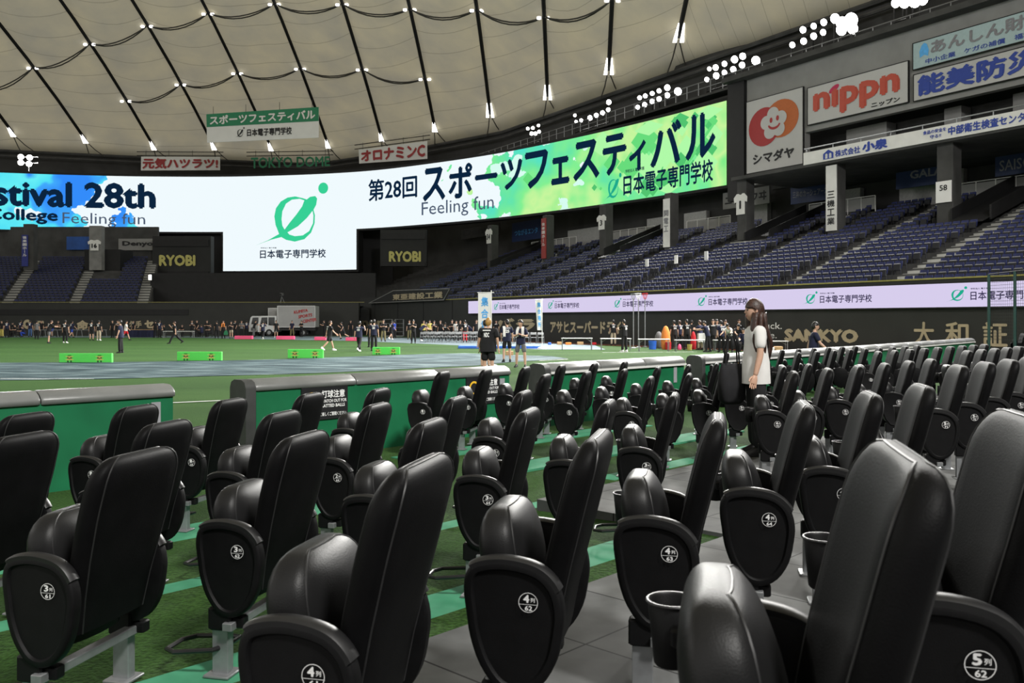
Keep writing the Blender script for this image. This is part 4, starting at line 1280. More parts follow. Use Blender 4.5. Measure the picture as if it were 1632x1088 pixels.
# ================================================================== floodlight banks
cat = thing('catwalk', 'railed catwalk along the rim of the roof carrying floodlights', 'catwalk', RS(57.6, -60, 22.2))
g = lambda n, t, z: RS(n, t, z) - cat.location
q = MB(); q.loft([[g(56.9, -104, z), g(56.9, -14, z), g(58.4, -14, z), g(58.4, -104, z)] for z in (21.9, 22.1)]); q.build('deck', M['dark_concrete'], cat, False)
for zz in (22.7, 23.25):
    q = MB(); q.tube([g(56.95, -104, zz), g(56.95, -14, zz)], .045, 5); q.build('rail', M['steel'], cat)
for k in range(60):
    t = -104 + k * 1.52
    q = MB(); q.tube([g(56.95, t, 22.0), g(56.95, t, 23.3)], .04, 5); q.build('post', M['steel'], cat)
def lamp_bank(spots, n, label):
    """spots: (px, y, size) of the lamps; all fixed to one rack at distance n"""
    P = []
    for px, y, s in spots:
        t = rs_t(px, n); p = RS(n, t, 0); p.z = EYE + (HY - y) / FX * p.y; P.append((p, s))
    base = min(P, key=lambda q_: q_[0].z)[0].copy(); base.z -= .8
    r = thing('floodlight_bank', label, 'floodlights', base, 0, 'floodlight banks on the roof rim')
    q = MB()
    for p, s in P:
        q.tube([p - base + Vector((.1, .35, 0)), Vector(((p - base).x + .1, (p - base).y + .35, -.3))], .06, 5)
    lo, hi = P[0][0], P[-1][0]
    q.tube([Vector((lo.x, lo.y, base.z)) - base + Vector((.1, .35, -.2)), Vector((hi.x, hi.y, base.z)) - base + Vector((.1, .35, -.2))], .08, 5)
    q.build('rack', M['black_metal'], r)
    for p, s in P:
        aim = (Vector((-14, 42, 0)) - p).normalized()
        ax = aim.to_track_quat('Z', 'Y').to_matrix()
        q = MB(); q.lathe(p - base - aim * .25, [(.08 * s, -.10), (.17 * s, .0), (.25 * s, .16)], 14, ax=ax); hd = q.build('lamp_head', M['black_metal'], r)
        q = MB(); q.lathe(p - base - aim * .25, [(.245 * s, .15), (.245 * s, .19), (.17 * s, .22)], 14, ax=ax); q.build('lens', M['lamp'], hd)
lamp_bank([(841, 205, .8), (847, 212, .8), (852, 204, .8), (850, 213, .9), (858, 209, .8), (858, 201, .7)], 58, 'floodlight bank with seven small lamps above the middle of the screen') if False else None
lamp_bank([(841, 205, .8), (847, 213, .9), (849, 204, .8), (853, 213, .9), (858, 200, .7), (859, 210, .8)], 58, 'small floodlight bank above the middle of the screen')
lamp_bank([(916, 184, .7), (918, 194, .7), (926, 192, .8), (940, 188, 1.1), (950, 184, 1.0), (960, 180, 1.0), (969, 175, .9), (970, 163, 1.1)], 58, 'floodlight bank of uneven lamps above the green part of the screen')
lamp_bank([(1016, 171, .9), (1027, 167, 1.0), (1039, 162, 1.0), (1050, 158, 1.0), (1063, 152, 1.1), (1019, 156, .9), (1028, 153, .9), (1039, 149, .9), (1050, 145, .9), (1063, 140, 1.2), (1080, 146, 1.5)], 58, 'two-row floodlight bank above the wing of the screen')
lamp_bank([(1126, 127, .9), (1141, 121, 1.2), (1154, 116, 1.0), (1168, 111, 1.1), (1182, 104, 1.1), (1130, 110, .8), (1140, 108, 1.1), (1154, 102, 1.0), (1170, 95, 1.3), (1183, 90, 1.2), (1204, 97, 1.6)], 58, 'two-row floodlight bank above the right end of the screen')
lamp_bank([(1262, 72, 1.0), (1280, 66, 1.1), (1296, 58, 1.1), (1311, 52, 1.0), (1279, 48, 1.1), (1296, 42, 1.0), (1312, 36, 1.1), (1330, 30, 1.6), (1342, 38, 2.2), (1356, 32, 2.2), (1340, 48, 1.8), (1358, 46, 1.8)], 58, 'brightest floodlight bank above the boards')
lamp_bank([(1426, 6, 1.3), (1440, 4, 1.8), (1456, 2, 2.0), (1468, -2, 2.0), (1446, -6, 1.8)], 58, 'floodlight bank cut by the top of the picture')
def far_bank():
    d = 120.0
    base = at(42, 272, d)
    r = thing('floodlight_bank', 'four-lamp floodlight bank at the far left of the roof rim', 'floodlights', base, 0, 'floodlight banks on the roof rim')
    q = MB(); q.box((0, .5, 1.2), (2.6, .12, .12)); q.box((0, .5, 2.0), (2.6, .12, .12)); q.box((0, .5, .6), (.15, .15, 1.6)); q.build('rack', M['black_metal'], r, False)
    for px, y in ((33, 250), (47, 251), (33, 259), (46, 261)):
        p = at(px, y, d) - base
        ax = Vector((.5, -.8, -.15)).normalized().to_track_quat('Z', 'Y').to_matrix()
        q = MB(); q.lathe(p, [(.12, -.2), (.32, .0), (.38, .2)], 14, ax=ax); hd = q.build('lamp_head', M['black_metal'], r)
        q = MB(); q.lathe(p, [(.37, .19), (.37, .25), (.25, .28)], 14, ax=ax); q.build('lens', M['lamp'], hd)
far_bank()
# ================================================================== field-side chairs
ALPHA = math.radians(77)                       # the chairs look towards home plate, not straight along their rows
NC = Vector((-math.sin(ALPHA), math.cos(ALPHA), 0)); DC = Vector((math.cos(ALPHA), math.sin(ALPHA), 0))
LZ = 0.55                                      # height of the seat plate above the floor
UC, SC = 0.29, 0.05                            # chair centre measured from the plate
def lc(u, s, z):
    return Vector((u - UC, s - SC, z + LZ))
def interp(tab, z):
    if z <= tab[0][0]:
        return tab[0][1]
    for (a, va), (b_, vb) in zip(tab[:-1], tab[1:]):
        if z <= b_:
            k = (z - a) / (b_ - a); return va + (vb - va) * k
    return tab[-1][1]
def cushion_body(zlo, zhi, W, T, CEN, R, RT_, nu, expo, dish, n=28, lev=12, lean=0.0):
    """upholstered slab: rings of rounded rectangles in (u, s), closed by a rounded top; returns rings"""
    rings = []
    zs = [zlo + (zhi - R - zlo) * i / lev for i in range(lev + 1)]
    tops = [PI / 2 * i / 6 for i in range(1, 7)]
    prof = [(z, 0.0) for z in zs] + [(zhi - R + R * math.sin(a), a) for a in tops]
    for z, a in prof:
        w = interp(W, min(z, zhi - R)) - (R - R * math.cos(a)); t = interp(T, z) - (RT_ - RT_ * math.cos(a)) if a else interp(T, z)
        c = interp(CEN, z)
        ring = []
        for k in range(n):
            ph = 2 * PI * k / n
            cs, sn = math.cos(ph), math.sin(ph)
            x = math.copysign(abs(cs) ** (2 / expo), cs) * w; y = math.copysign(abs(sn) ** (2 / expo), sn) * t
            if sn > 0 and dish:
                y -= dish * math.cos(a) * max(0, 1 - (x / (w * .8)) ** 2)
            ring.append(lc(UC + x, c + y, z))
        rings.append(ring)
    m = lc(UC, interp(CEN, zhi), zhi + .003)
    rings.append([m.lerp(p, .72) + Vector((0, 0, .002)) for p in rings[-1]])
    return rings
def piping(rings, side_y, r=.0032):
    """rope of piping along the edge of the rear (-1) face"""
    rings = rings[:-1]
    n = len(rings[0])
    k_l = int(round(n * (.5 + .105))) if side_y < 0 else int(round(n * (.5 - .105)))
    k_r = int(round(n * (1 - .105))) if side_y < 0 else int(round(n * .105))
    path = [rg[k_l % n] for rg in rings] + [rg[k_r % n] for rg in reversed(rings)]
    # points across the top run along the rear edge of the last ring
    mid = len(rings)
    top = rings[-1]
    if side_y < 0:
        across = [top[k % n] for k in range(k_l + 1, k_r)]
    else:
        across = [top[k % n] for k in range(k_l - 1, k_r, -1)]
    return path[:mid] + across + path[mid:]
BW = [(-.20, .205), (-.05, .225), (.10, .245), (.25, .258), (.60, .250)]
BT = [(-.20, .033), (-.05, .049), (.15, .053), (.45, .053), (.60, .050)]
BC = [(-.20, -.030), (-.05, -.045), (.10, -.078), (.30, -.128), (.45, -.168), (.52, -.178)]
def make_backrest(parent, detail=True):
    rings = cushion_body(-.19, .475, BW, BT, BC, .105, .042, 0, 3.4, .020, 28 if detail else 14, 12 if detail else 5)
    q = MB(); q.loft(rings); o = q.build('backrest', M['leather'], parent, True, 1.2)
    if detail:
        q = MB(); q.tube(piping(rings, -1), .003, 5); q.build('piping', M['stitch'], o)
        q = MB(); q.tube(piping(rings, 1), .003, 5); q.build('piping', M['stitch'], o)
    return o
def make_cushion(parent, detail=True):
    W = [(-.25, .17), (-.1, .205), (.1, .215), (.3, .215)]
    T = [(-.25, .03), (-.1, .060), (.1, .070), (.3, .068)]
    CC = [(-.25, .075), (.0, .112), (.24, .138)]
    rings = cushion_body(-.25, .242, W, T, CC, .12, .05, 0, 3.6, 0, 28 if detail else 14, 9 if detail else 4)
    # the sitting face bulges towards the backrest
    for rg in rings:
        for k, p in enumerate(rg):
            if k > len(rg) / 2:
                x = p.x / .215
                p.y -= .042 * max(0, 1 - x * x) * (1 - .65 * min(1, max(0, (p.z - LZ - .06) / .17)))
    q = MB(); q.loft(rings); o = q.build('seat_cushion', M['sheen_leather'], parent, True, 1.2)
    if detail:
        q = MB(); q.tube(piping(rings, -1), .003, 5); q.build('piping', M['stitch'], o)
        q = MB(); q.tube([p + Vector((0, .004, 0)) for p in piping(rings, -1)], .0018, 4); q.build('piping', M['stitch'], o)
    return o
SHIELD = [(.205, .03), (.190, .088), (.140, .114), (.060, .120), (-.030, .100), (-.085, .050), (-.106, -.02), (-.102, -.09), (-.082, -.18), (-.035, -.254), (.03, -.288), (.098, -.272), (.153, -.205), (.184, -.122), (.196, -.05)]
def smooth_loop(pts, k=3):
    n = len(pts); out = []
    for i in range(n):
        p0, p1, p2, p3 = pts[i - 1], pts[i], pts[(i + 1) % n], pts[(i + 2) % n]
        for j in range(k):
            t = j / k
            out.append(tuple(.5 * ((2 * p1[a]) + (-p0[a] + p2[a]) * t + (2 * p0[a] - 5 * p1[a] + 4 * p2[a] - p3[a]) * t * t + (-p0[a] + 3 * p1[a] - 3 * p2[a] + p3[a]) * t ** 3) for a in (0, 1)))
    return out
def inset(pts, d):
    n = len(pts); out = []
    for i in range(n):
        x, y = pts[i]; tx, ty = pts[(i + 1) % n][0] - pts[i - 1][0], pts[(i + 1) % n][1] - pts[i - 1][1]
        l = math.hypot(tx, ty); out.append((x - ty / l * d, y + tx / l * d))
    return out
def make_shield(parent, right, detail=True):
    pts = smooth_loop(SHIELD, 3 if detail else 1)
    sg = -1 if right else 1
    u0 = .58 if right else 0.0
    steps = [(0, .044), (0, .012), (.004, .004), (.012, 0), (.026, 0), (.030, .004), (.033, .010)] if detail else [(0, .044), (0, .010), (.012, 0), (.030, .004)]
    rings = []
    for d, u in steps:
        rings.append([lc(u0 + sg * u, s, z) for s, z in inset(pts, d)])
    inner = [lc(u0 + sg * .050, s, z) for s, z in inset(pts, .010)]
    q = MB(); q.loft([inner] + rings); o = q.build('side_panel', M['plastic'], parent, True, .7)
    if detail:
        top = [p for p in smooth_loop(SHIELD, 5) if p[1] > .045 - .02 and -.10 < p[0] < .185]
        top.sort(key=lambda p: -p[0])
        sec = []
        for s, z in top:
            cx_, cz = .05, -.08
            l = math.hypot(s - cx_, z - cz); ns, nz = (s - cx_) / l, (z - cz) / l
            ring = []
            for uu, e in ((.001, -.016), (-.001, .004), (.008, .010), (.025, .0125), (.042, .010), (.050, .004), (.048, -.016)):
                ring.append(lc(u0 + sg * uu, s + ns * e, z + nz * e))
            sec.append(ring)
        q = MB(); q.loft(sec); q.build('armrest', M['armpad'], o, True, .9)
    return o
def plate_mesh(top, bottom):
    q = MB(); R = .030
    f_ = lambda a, c: lc(-.0015, -a, c)
    ring = lambda r: [(r * math.cos(2 * PI * k / 24), r * math.sin(2 * PI * k / 24)) for k in range(24)]
    q.poly([ring(R), ring(R - .0018)], f_)
    q.poly([[(-R, -.0065), (R, -.0065), (R, -.0052), (-R, -.0052)]], f_)
    letter(q, top, f_, -.0155, .0035, -.001, .0235, 0, .04)
    letter(q, '列', f_, .007, .0205, .001, .0145, 0, .02)
    letter(q, bottom, f_, -.0105, .0125, -.0245, -.0095, 0, .03)
    return q.mesh('seat_plate', M['white_print'], False)
def make_frame(parent, detail=True):
    for i, u in enumerate((.035, .545)):
        q = MB()
        q.bbox(lc(u, .10, -.425), (.012, .075, .25), .002); q.bbox(lc(u + .035, .10, -.425), (.012, .075, .25), .002); q.bbox(lc(u + .018, .067, -.43), (.036, .008, .24), .002)
        p = q.build('post', M['steel'], parent)
        q = MB(); q.bbox(lc(u + .015, .10, -.544), (.12, .12, .012), .003); q.build('foot_plate', M['steel'], p)
        q = MB(); q.bbox(lc(u + .005, .095, -.30), (.06, .11, .10), .008); q.bbox(lc(u + .02, .02, -.315), (.05, .06, .05), .006); q.build('bracket', M['plastic'], parent)
    q = MB(); q.bbox(lc(.29, .045, -.325), (.60, .045, .035), .003); q.build('rail', M['steel'], parent)
    if detail:
        q = MB(); q.tube([lc(.0, .12, -.43), lc(-.01, .30, -.45), lc(.03, .36, -.455), (lc(.16, .37, -.46)), lc(.22, .33, -.46), lc(.23, .18, -.45), lc(.20, .10, -.44), lc(.08, .085, -.43)], .011, 8, closed=True); q.build('bag_loop', M['black_metal'], parent)
def make_cup(parent, detail=True):
    q = MB(); n = 20 if detail else 10
    c = lc(.665, .225, 0)
    q.lathe(c, [(.036, -.055), (.040, -.05), (.053, .082), (.050, .085), (.047, .080), (.036, -.03), (.0005, -.03)], n, caps=(True, False))
    o = q.build('cup_holder', M['plastic'], parent, True, .9)
    q = MB(); q.tube([c + Vector((math.cos(2 * PI * k / n) * .054, math.sin(2 * PI * k / n) * .054, .084)) for k in range(n)], .004, 6, closed=True); q.build('rim', M['armpad'], o)
    q = MB(); q.bbox(lc(.60, .20, .03), (.05, .05, .04), .006); q.build('arm', M['plastic'], o)
def make_chair(detail):
    r = thing('stadium_chair', '', 'chair')
    make_backrest(r, detail); make_cushion(r, detail); make_shield(r, False, detail); make_shield(r, True, detail)
    make_frame(r, detail); make_cup(r, detail)
    return r
CH_NEAR, CH_MID = make_chair(True), make_chair(False)
# distant chairs: one small mesh
q = MB()
q.loft(cushion_body(-.19, .475, BW, BT, BC, .085, .030, 0, 4.2, .02, 12, 4)); 
q.loft(cushion_body(-.25, .242, [(-.25, .17), (.3, .215)], [(-.25, .03), (.3, .056)], [(-.25, .075), (.28, .13)], .10, .045, 0, 4, 0, 10, 3))
for u0, sg in ((0, 1), (.58, -1)):
    q.loft([[lc(u0 + sg * .05, s, z) for s, z in SHIELD], [lc(u0 + sg * .006, s, z) for s, z in SHIELD], [lc(u0, s, z) for s, z in inset(SHIELD, .012)]])
q.bbox(lc(.05, .1, -.43), (.05, .07, .24), .002); q.bbox(lc(.53, .1, -.43), (.05, .07, .24), .002)
FAR_ME = q.mesh('stadium_chair', M['leather'], True, .8)
used = {}
NOLOOP = []
def blk_no_loop(block, row):
    return block != 'A'
PLATES = {}
def chair(row, seat, block, pos, floor, level, label):
    loc = pos + DC * UC + NC * SC; loc.z = floor
    if level == 2:
        o = bpy.data.objects.new('stadium_chair', FAR_ME); COL.objects.link(o)
        o.location = loc; o.rotation_euler = (0, 0, ALPHA)
        return tag(o, label, 'chair', 'numbered black chairs beside the field')
    proto = CH_NEAR if level == 0 else CH_MID
    if level in used:
        o = copy_tree(proto)
    else:
        o = proto; used[level] = o
    o.location = loc; o.rotation_euler = (0, 0, ALPHA)
    if row >= 4 or blk_no_loop(block, row):
        for ch in list(o.children):
            if ch.name.startswith('bag_loop'):
                NOLOOP.append(ch)
    tag(o, label, 'chair', 'numbered black chairs beside the field')
    return o
ROWN = {1: 'front row', 2: 'second row', 3: 'third row', 4: 'fourth row', 5: 'fifth row'}
SEATN = ['aisle end', 'second from the aisle end', 'third from the aisle end', 'fourth from the aisle end', 'fifth from the aisle end', 'far end']
# (block, row): n, t of the first plate, plate height below the eye, seats
GRID = {('A', 1): (6.60, 1.05, 1.115, 6), ('A', 2): (4.955, 1.255, 1.06, 6), ('A', 3): (3.463, 1.193, .992, 6), ('A', 4): (1.795, 1.211, .848, 6), ('A', 5): (.54, 1.18, .692, 2),
        ('B', 1): (8.20, 7.10, 1.115, 6), ('B', 2): (6.75, 7.38, 1.10, 6), ('B', 3): (5.40, 7.52, 1.075, 6), ('B', 4): (3.844, 7.639, .963, 6), ('B', 5): (2.40, 7.70, .855, 5),
        ('C', 1): (8.7, 14.9, 1.10, 9), ('C', 2): (7.3, 15.0, 1.06, 9), ('C', 3): (5.9, 15.1, 1.01, 9), ('C', 4): (4.48, 15.1, .963, 8)}
BLK = {'A': 'nearest block', 'B': 'middle block past the woman', 'C': 'third block'}
todo = []
for (blk, row), (n, t0, h, cnt) in GRID.items():
    for k in range(cnt):
        p = RW(n, t0 + .76 * k)
        if p.y < .5:
            continue
        px = CX + FX * (p.x + .15) / (p.y + .2)
        if px < -130 or px > 1800:
            continue
        todo.append((p.y, blk, row, k, p, EYE - h - LZ))
todo.sort(key=lambda q_: -q_[0])
plated = []
for d, blk, row, k, p, floor in todo:
    lvl = 0 if d < 9.5 else (1 if d < 16 else 2)
    seat = {'A': 61, 'B': 71, 'C': 81}[blk] + k
    if blk == 'A':
        lb = 'high-backed black chair, plate row %d seat %d, %s of the nearest block' % (row, seat, ROWN[row])
    elif blk == 'B':
        lb = 'black chair past the aisle, %s of the middle block, %s' % (ROWN[row], SEATN[k])
    else:
        lb = 'small distant black chair, %s of the third block, number %d along the row' % (ROWN[row], k + 1)
    o = chair(row, seat, blk, p, floor, lvl, lb)
    if lvl < 2:
        plated.append((o, row, seat))
for ch in NOLOOP:
    bpy.data.objects.remove(ch)
for o, row, seat in plated:
    obj('seat_plate', plate_mesh(str(row), str(seat)), o)
for k in range(4):          # the farthest row of backs at the right edge, beyond the net
    p = RW(9.0 + .02 * k, 37.4 + .80 * k)
    chair(1, 0, 'D', p, .16, 2, 'tiny chair back beyond the green net post, number %d of that farthest row' % (k + 1))
# pale green planks carrying rows one to three
pn = 0
for (blk, row), (n, t0, h, cnt) in GRID.items():
    if row > 3 or blk == 'C':
        continue
    t1 = t0 + .76 * cnt + .1
    z = EYE - h - LZ
    z0 = -.02
    q = MB(); q.loft([[RW(n - .16, t0 - .9 if blk == 'A' else t0 - .25, zz), RW(n - .16, t1, zz), RW(n + .30, t1, zz), RW(n + .30, t0 - .9 if blk == 'A' else t0 - .25, zz)] for zz in (z0, max(z - .002, .012))])
    o = q.build('plank', M['plank_green'], None, False)
    tag(o, 'pale green floor plank under the %s of the %s' % (ROWN[row], BLK[blk]), 'plank', 'green planks under the chairs')

# ================================================================== padded fence between the seats and the field
FN = 9.22
def fence(t0, t1, label, n0=FN, n1=FN, sign=(), dark_left=True, strip=(), white_edge=False, h=.99):
    A, B_ = RW(n0, t0), RW(n1, t1)
    L_ = (B_ - A).length; d = (B_ - A).normalized(); nn = Vector((-d.y, d.x, 0))
    r = thing('padded_fence', label, 'fence', A, 0, 'padded fence sections beside the field')
    g = lambda a, s, z: d * a + nn * s + Vector((0, 0, z))
    w = .30
    q = MB(); q.loft([[g(a, 0, 0), g(a, 0, h - .12), g(a, w, h - .12), g(a, w, 0)] for a in (.02, L_ - .02)]); q.build('panel', M['fence_green'], r, False)
    prof = [(-.02, h - .13), (-.035, h - .11), (-.03, h - .075), (.02, h - .03), (.09, h), (w - .09, h), (w - .02, h - .03), (w + .03, h - .075), (w + .035, h - .11), (w + .02, h - .13)]
    seg = max(1, int(round(L_ / 1.55))); 
    for i in range(seg):
        a0, a1 = L_ * i / seg, L_ * (i + 1) / seg
        xs = [(a0 + .006, .93), (a0 + .03, 1), (a1 - .03, 1), (a1 - .006, .93)]
        rings = []
        for a, k in xs:
            rings.append([g(a, w / 2 + (s - w / 2) * k, h - .13 + (z - h + .13) * k) for s, z in prof])
        q = MB(); q.loft(rings); q.build('cap_pad', M['grey_vinyl'], r, True, .8)
    if dark_left:
        q = MB(); pr = [(-.03, .0), (-.03, h - .10), (.0, h - .03), (.07, h), (w - .07, h), (w, h - .03), (w + .03, h - .10), (w + .03, 0)]
        q.loft([[g(a, s, z) for s, z in pr] for a in (-.13, -.09, .0)]); q.build('end_pad', M['dark_vinyl'], r, True, .8)
    if white_edge:
        q = MB(); q.loft([[g(a, -.045, z) for z in ()] or [g(a, -.045, h - .165), g(a, -.045, h - .13), g(a, -.02, h - .13), g(a, -.02, h - .165)] for a in (.0, L_)]); q.build('trim_strip', M['white_paint'], r, False)
    for a in strip:
        q = MB(); q.box(g(a, -.004, h - .33), (.10, .012, .30), Matrix.Rotation(math.atan2(d.y, d.x), 3, 'Z')); q.build('tape', M['grey_strip'], r, False)
    for a in sign:
        s_ = MB(); W_, Hh = .68, .41
        zc = h - .125 - Hh
        f_ = lambda x, y, o=.018: g(a + x * W_, -o, zc + y * Hh)
        s_.loft([[f_(0, 0, 0), f_(1, 0, 0), f_(1, 1, 0), f_(0, 1, 0)], [f_(0, 0), f_(1, 0), f_(1, 1), f_(0, 1)]]); pl = s_.build('warning_sign', M['black_ink'], r, False, label='black warning sign with white lettering')
        k_ = lambda x, y: f_(x, y, .021)
        q = MB(); letter(q, '打球注意', k_, .42, .93, .64, .88, 0, .03); letter(q, 'WATCH OUT FOR', k_, .42, .97, .50, .60, 0, .03); letter(q, 'BATTED BALLS', k_, .42, .93, .36, .46, 0, .03)
        letter(q, 'マナーを守って楽しくご観戦ください', k_, .06, .96, .10, .22, 0, .02); q.build('lettering', M['white_print'], pl, False)
        q = MB(); q.poly([[(.22 + .14 * math.cos(2 * PI * k / 24), .60 + .24 * math.sin(2 * PI * k / 24)) for k in range(24)], [(.22 + .10 * math.cos(2 * PI * k / 24), .60 + .17 * math.sin(2 * PI * k / 24)) for k in range(24)]], k_); q.build('yellow_disc', M['yellow'], pl, False)
    return r
fence(0.4, 4.46, 'green fence with grey padded top at the left edge of the picture', strip=(3.85,), dark_left=False)
fence(5.42, 9.72, 'green fence with grey padded top carrying two black warning signs', sign=(.62, 3.37), strip=(4.12,))
fence(10.62, 14.55, 'green fence with pale padded top between the two gaps', strip=(3.6,), white_edge=True)
fence(15.25, 23.6, 'long green fence with pale padded top behind the woman in white', n1=9.5, sign=(1.2,), white_edge=True)
fence(23.65, 37.0, 'farthest stretch of padded fence running to the green net', n0=9.5, n1=10.5, dark_left=False, white_edge=True)
# ================================================================== people
SKIN_JOBS = []          # (object, extra MB or None)
def skin_obj(name, verts, edges, radii, m, parent, sub=1, extra=None, label=None, extra_mats=()):
    me = bpy.data.meshes.new(name)
    me.from_pydata([tuple(v) for v in verts], edges, [])
    o = obj(name, me, parent, label)
    md = o.modifiers.new('skin', 'SKIN')
    md.use_smooth_shade = True
    md.branch_smoothing = 0.4
    for i, r in enumerate(radii):
        sv = me.skin_vertices[0].data[i]
        sv.radius = r if isinstance(r, tuple) else (r, r)
        sv.use_root = (i == 0)
    sb = o.modifiers.new('smooth', 'SUBSURF')
    sb.levels = sb.render_levels = sub
    SKIN_JOBS.append((o, extra, [m] + list(extra_mats)))
    return o
def finish_skins():
    dg = bpy.context.evaluated_depsgraph_get()
    done = []
    for o, extra, mats in SKIN_JOBS:
        done.append((o, bpy.data.meshes.new_from_object(o.evaluated_get(dg)), extra, mats))
    for o, me, extra, mats in done:
        q = MB()
        q.add([tuple(v.co) for v in me.vertices], [tuple(p.vertices) for p in me.polygons])
        if extra is not None:
            n0 = len(q.v); q.v += extra.v; q.f += [tuple(i + n0 for i in f) for f in extra.f]; q.m += extra.m
        o.modifiers.clear()
        nm = o.name.split('.')[0]
        o.data = q.mesh(nm, mats, True, 1.4)
        bpy.data.meshes.remove(me)

def RXm(a):
    return Matrix.Rotation(math.radians(a), 3, 'X')
def hand(mb, wrist, d, side, curl=.5, s=1.0, facing=None):
    """palm, four unequal bent fingers and a thumb, continuing the forearm direction d"""
    d = d.normalized()
    f = facing or Vector((0, 1, 0))
    a = (f - d * f.dot(d))
    a = a.normalized() if a.length > .05 else d.orthogonal().normalized()      # thumb side
    b = d.cross(a) * side
    P = lambda u, v, w: wrist + d * (u * s) + a * (v * s) + b * (w * s)
    rings = []
    for u, hw, ht in ((-.01, .024, .018), (.03, .036, .016), (.075, .040, .014), (.088, .036, .011)):
        rings.append([P(u, hw * math.cos(2 * PI * k / 8), ht * math.sin(2 * PI * k / 8)) for k in range(8)])
    mb.loft(rings)
    for v, L, c in ((.029, .066, .8), (.010, .076, .9), (-.010, .072, 1.0), (-.029, .056, 1.15)):
        k = curl * c
        p1 = P(.082, v, 0); p2 = P(.082 + L * .45, v * 1.05, L * .25 * k); p3 = P(.082 + L * (.95 - .3 * k), v * 1.05, L * .70 * k)
        mb.tube([p1, p2, p3], [.0095 * s, .0085 * s, .006 * s], 5)
    mb.tube([P(.012, .030, 0), P(.045, .052, .012), P(.072, .056, .022)], [.012 * s, .010 * s, .007 * s], 5)
def head(mb, c, rot, s=1.0, n=14, m=10, detail=True):
    """egg-shaped head with jaw, nose, ears, eyes and mouth (materials: 0 skin, 1 dark, 2 lips)"""
    rings = []
    for i in range(m + 1):
        t = -PI / 2 + PI * min(max(i / m, .04), .96)
        z = math.sin(t) * .118; w = math.cos(t)
        ring = []
        for k in range(n):
            p = 2 * PI * k / n
            x, y = math.sin(p) * .076 * w, math.cos(p) * .095 * w
            if z < 0:
                x *= 1 + z * 2.2; y = y * (1 + z * 1.2) + (-z) * .18 * (1 if y > 0 else .3)
            ring.append(c + rot @ Vector((x, y, z)) * s)
        rings.append(ring)
    mb.loft(rings)
    Q = lambda x, y, z: c + rot @ Vector((x, y, z)) * s
    mb.loft([[Q(-.010, .088, .012), Q(.010, .088, .012), Q(.006, .080, .030), Q(-.006, .080, .030)], [Q(-.014, .094, -.022), Q(.014, .094, -.022), Q(.007, .108, -.014), Q(-.007, .108, -.014)], [Q(-.008, .088, -.032), Q(.008, .088, -.032), Q(.005, .100, -.028), Q(-.005, .100, -.028)]])
    if detail:
        for sx in (-1, 1):
            mb.ball(Q(sx * .031, .082, .012), .011 * s, 6, 4, 1)
            mb.loft([[Q(sx * .018, .090, .030), Q(sx * .046, .078, .032), Q(sx * .046, .080, .037), Q(sx * .018, .092, .036)], [Q(sx * .018, .084, .030), Q(sx * .046, .072, .032), Q(sx * .046, .074, .037), Q(sx * .018, .086, .036)]], mi=1)
            mb.ball(Q(sx * .078, -.005, -.005), (.012 * s, .020 * s, .030 * s), 6, 4)
        mb.loft([[Q(-.022, .086, -.052), Q(.022, .086, -.052), Q(.016, .092, -.046), Q(-.016, .092, -.046)], [Q(-.016, .088, -.061), Q(.016, .088, -.061), Q(.010, .096, -.054), Q(-.010, .096, -.054)]], mi=2)
def hair_cap(c, rot, s=1.0, n=18, m=8, low=-.085, grow=1.13, fringe=.050, rough=.012):
    """short hair: a shell over crown, sides and nape with an uneven edge that leaves the face free"""
    q = MB()
    cols = []
    for k in range(n):
        p = 2 * PI * k / n
        f = math.cos(p)
        lim = (-.018 + (fringe + .018) * max(0, f) ** .55) if f > 0 else (-.018 + (low + .018) * min(1, -f * 1.4))
        lim += .010 * math.sin(5 * p + 1)
        t1 = math.asin(max(-.95, min(.95, lim / (.118 * grow))))
        col_ = []
        for i in range(1, m + 1):
            u = i / m
            t = PI / 2 + (t1 - PI / 2) * u
            g_ = grow + rough * math.sin(7 * p + 3 * i) - .05 * u ** 3
            w = math.cos(t)
            col_.append(c + rot @ Vector((math.sin(p) * .078 * g_ * w, (math.cos(p) * .097 - .006) * g_ * w, math.sin(t) * .120 * g_)) * s)
        cols.append(col_)
    rings = [[cols[k][i] for k in range(n)] for i in range(m)]
    inner = [c + (p - c) * .84 for p in rings[-1]]
    q.loft(rings + [inner], caps=(True, True))
    return q
CL = {'k': 'blackcloth', 'n': 'navy', 'g': 'greycloth', 'b': 'beigecloth', 'h': 'khakicloth', 'u': 'bluecloth', 'd': 'denim', 'r': 'redcloth', 'w': 'whitecloth', 'y': 'yellowcloth', 'o': 'orangecloth'}
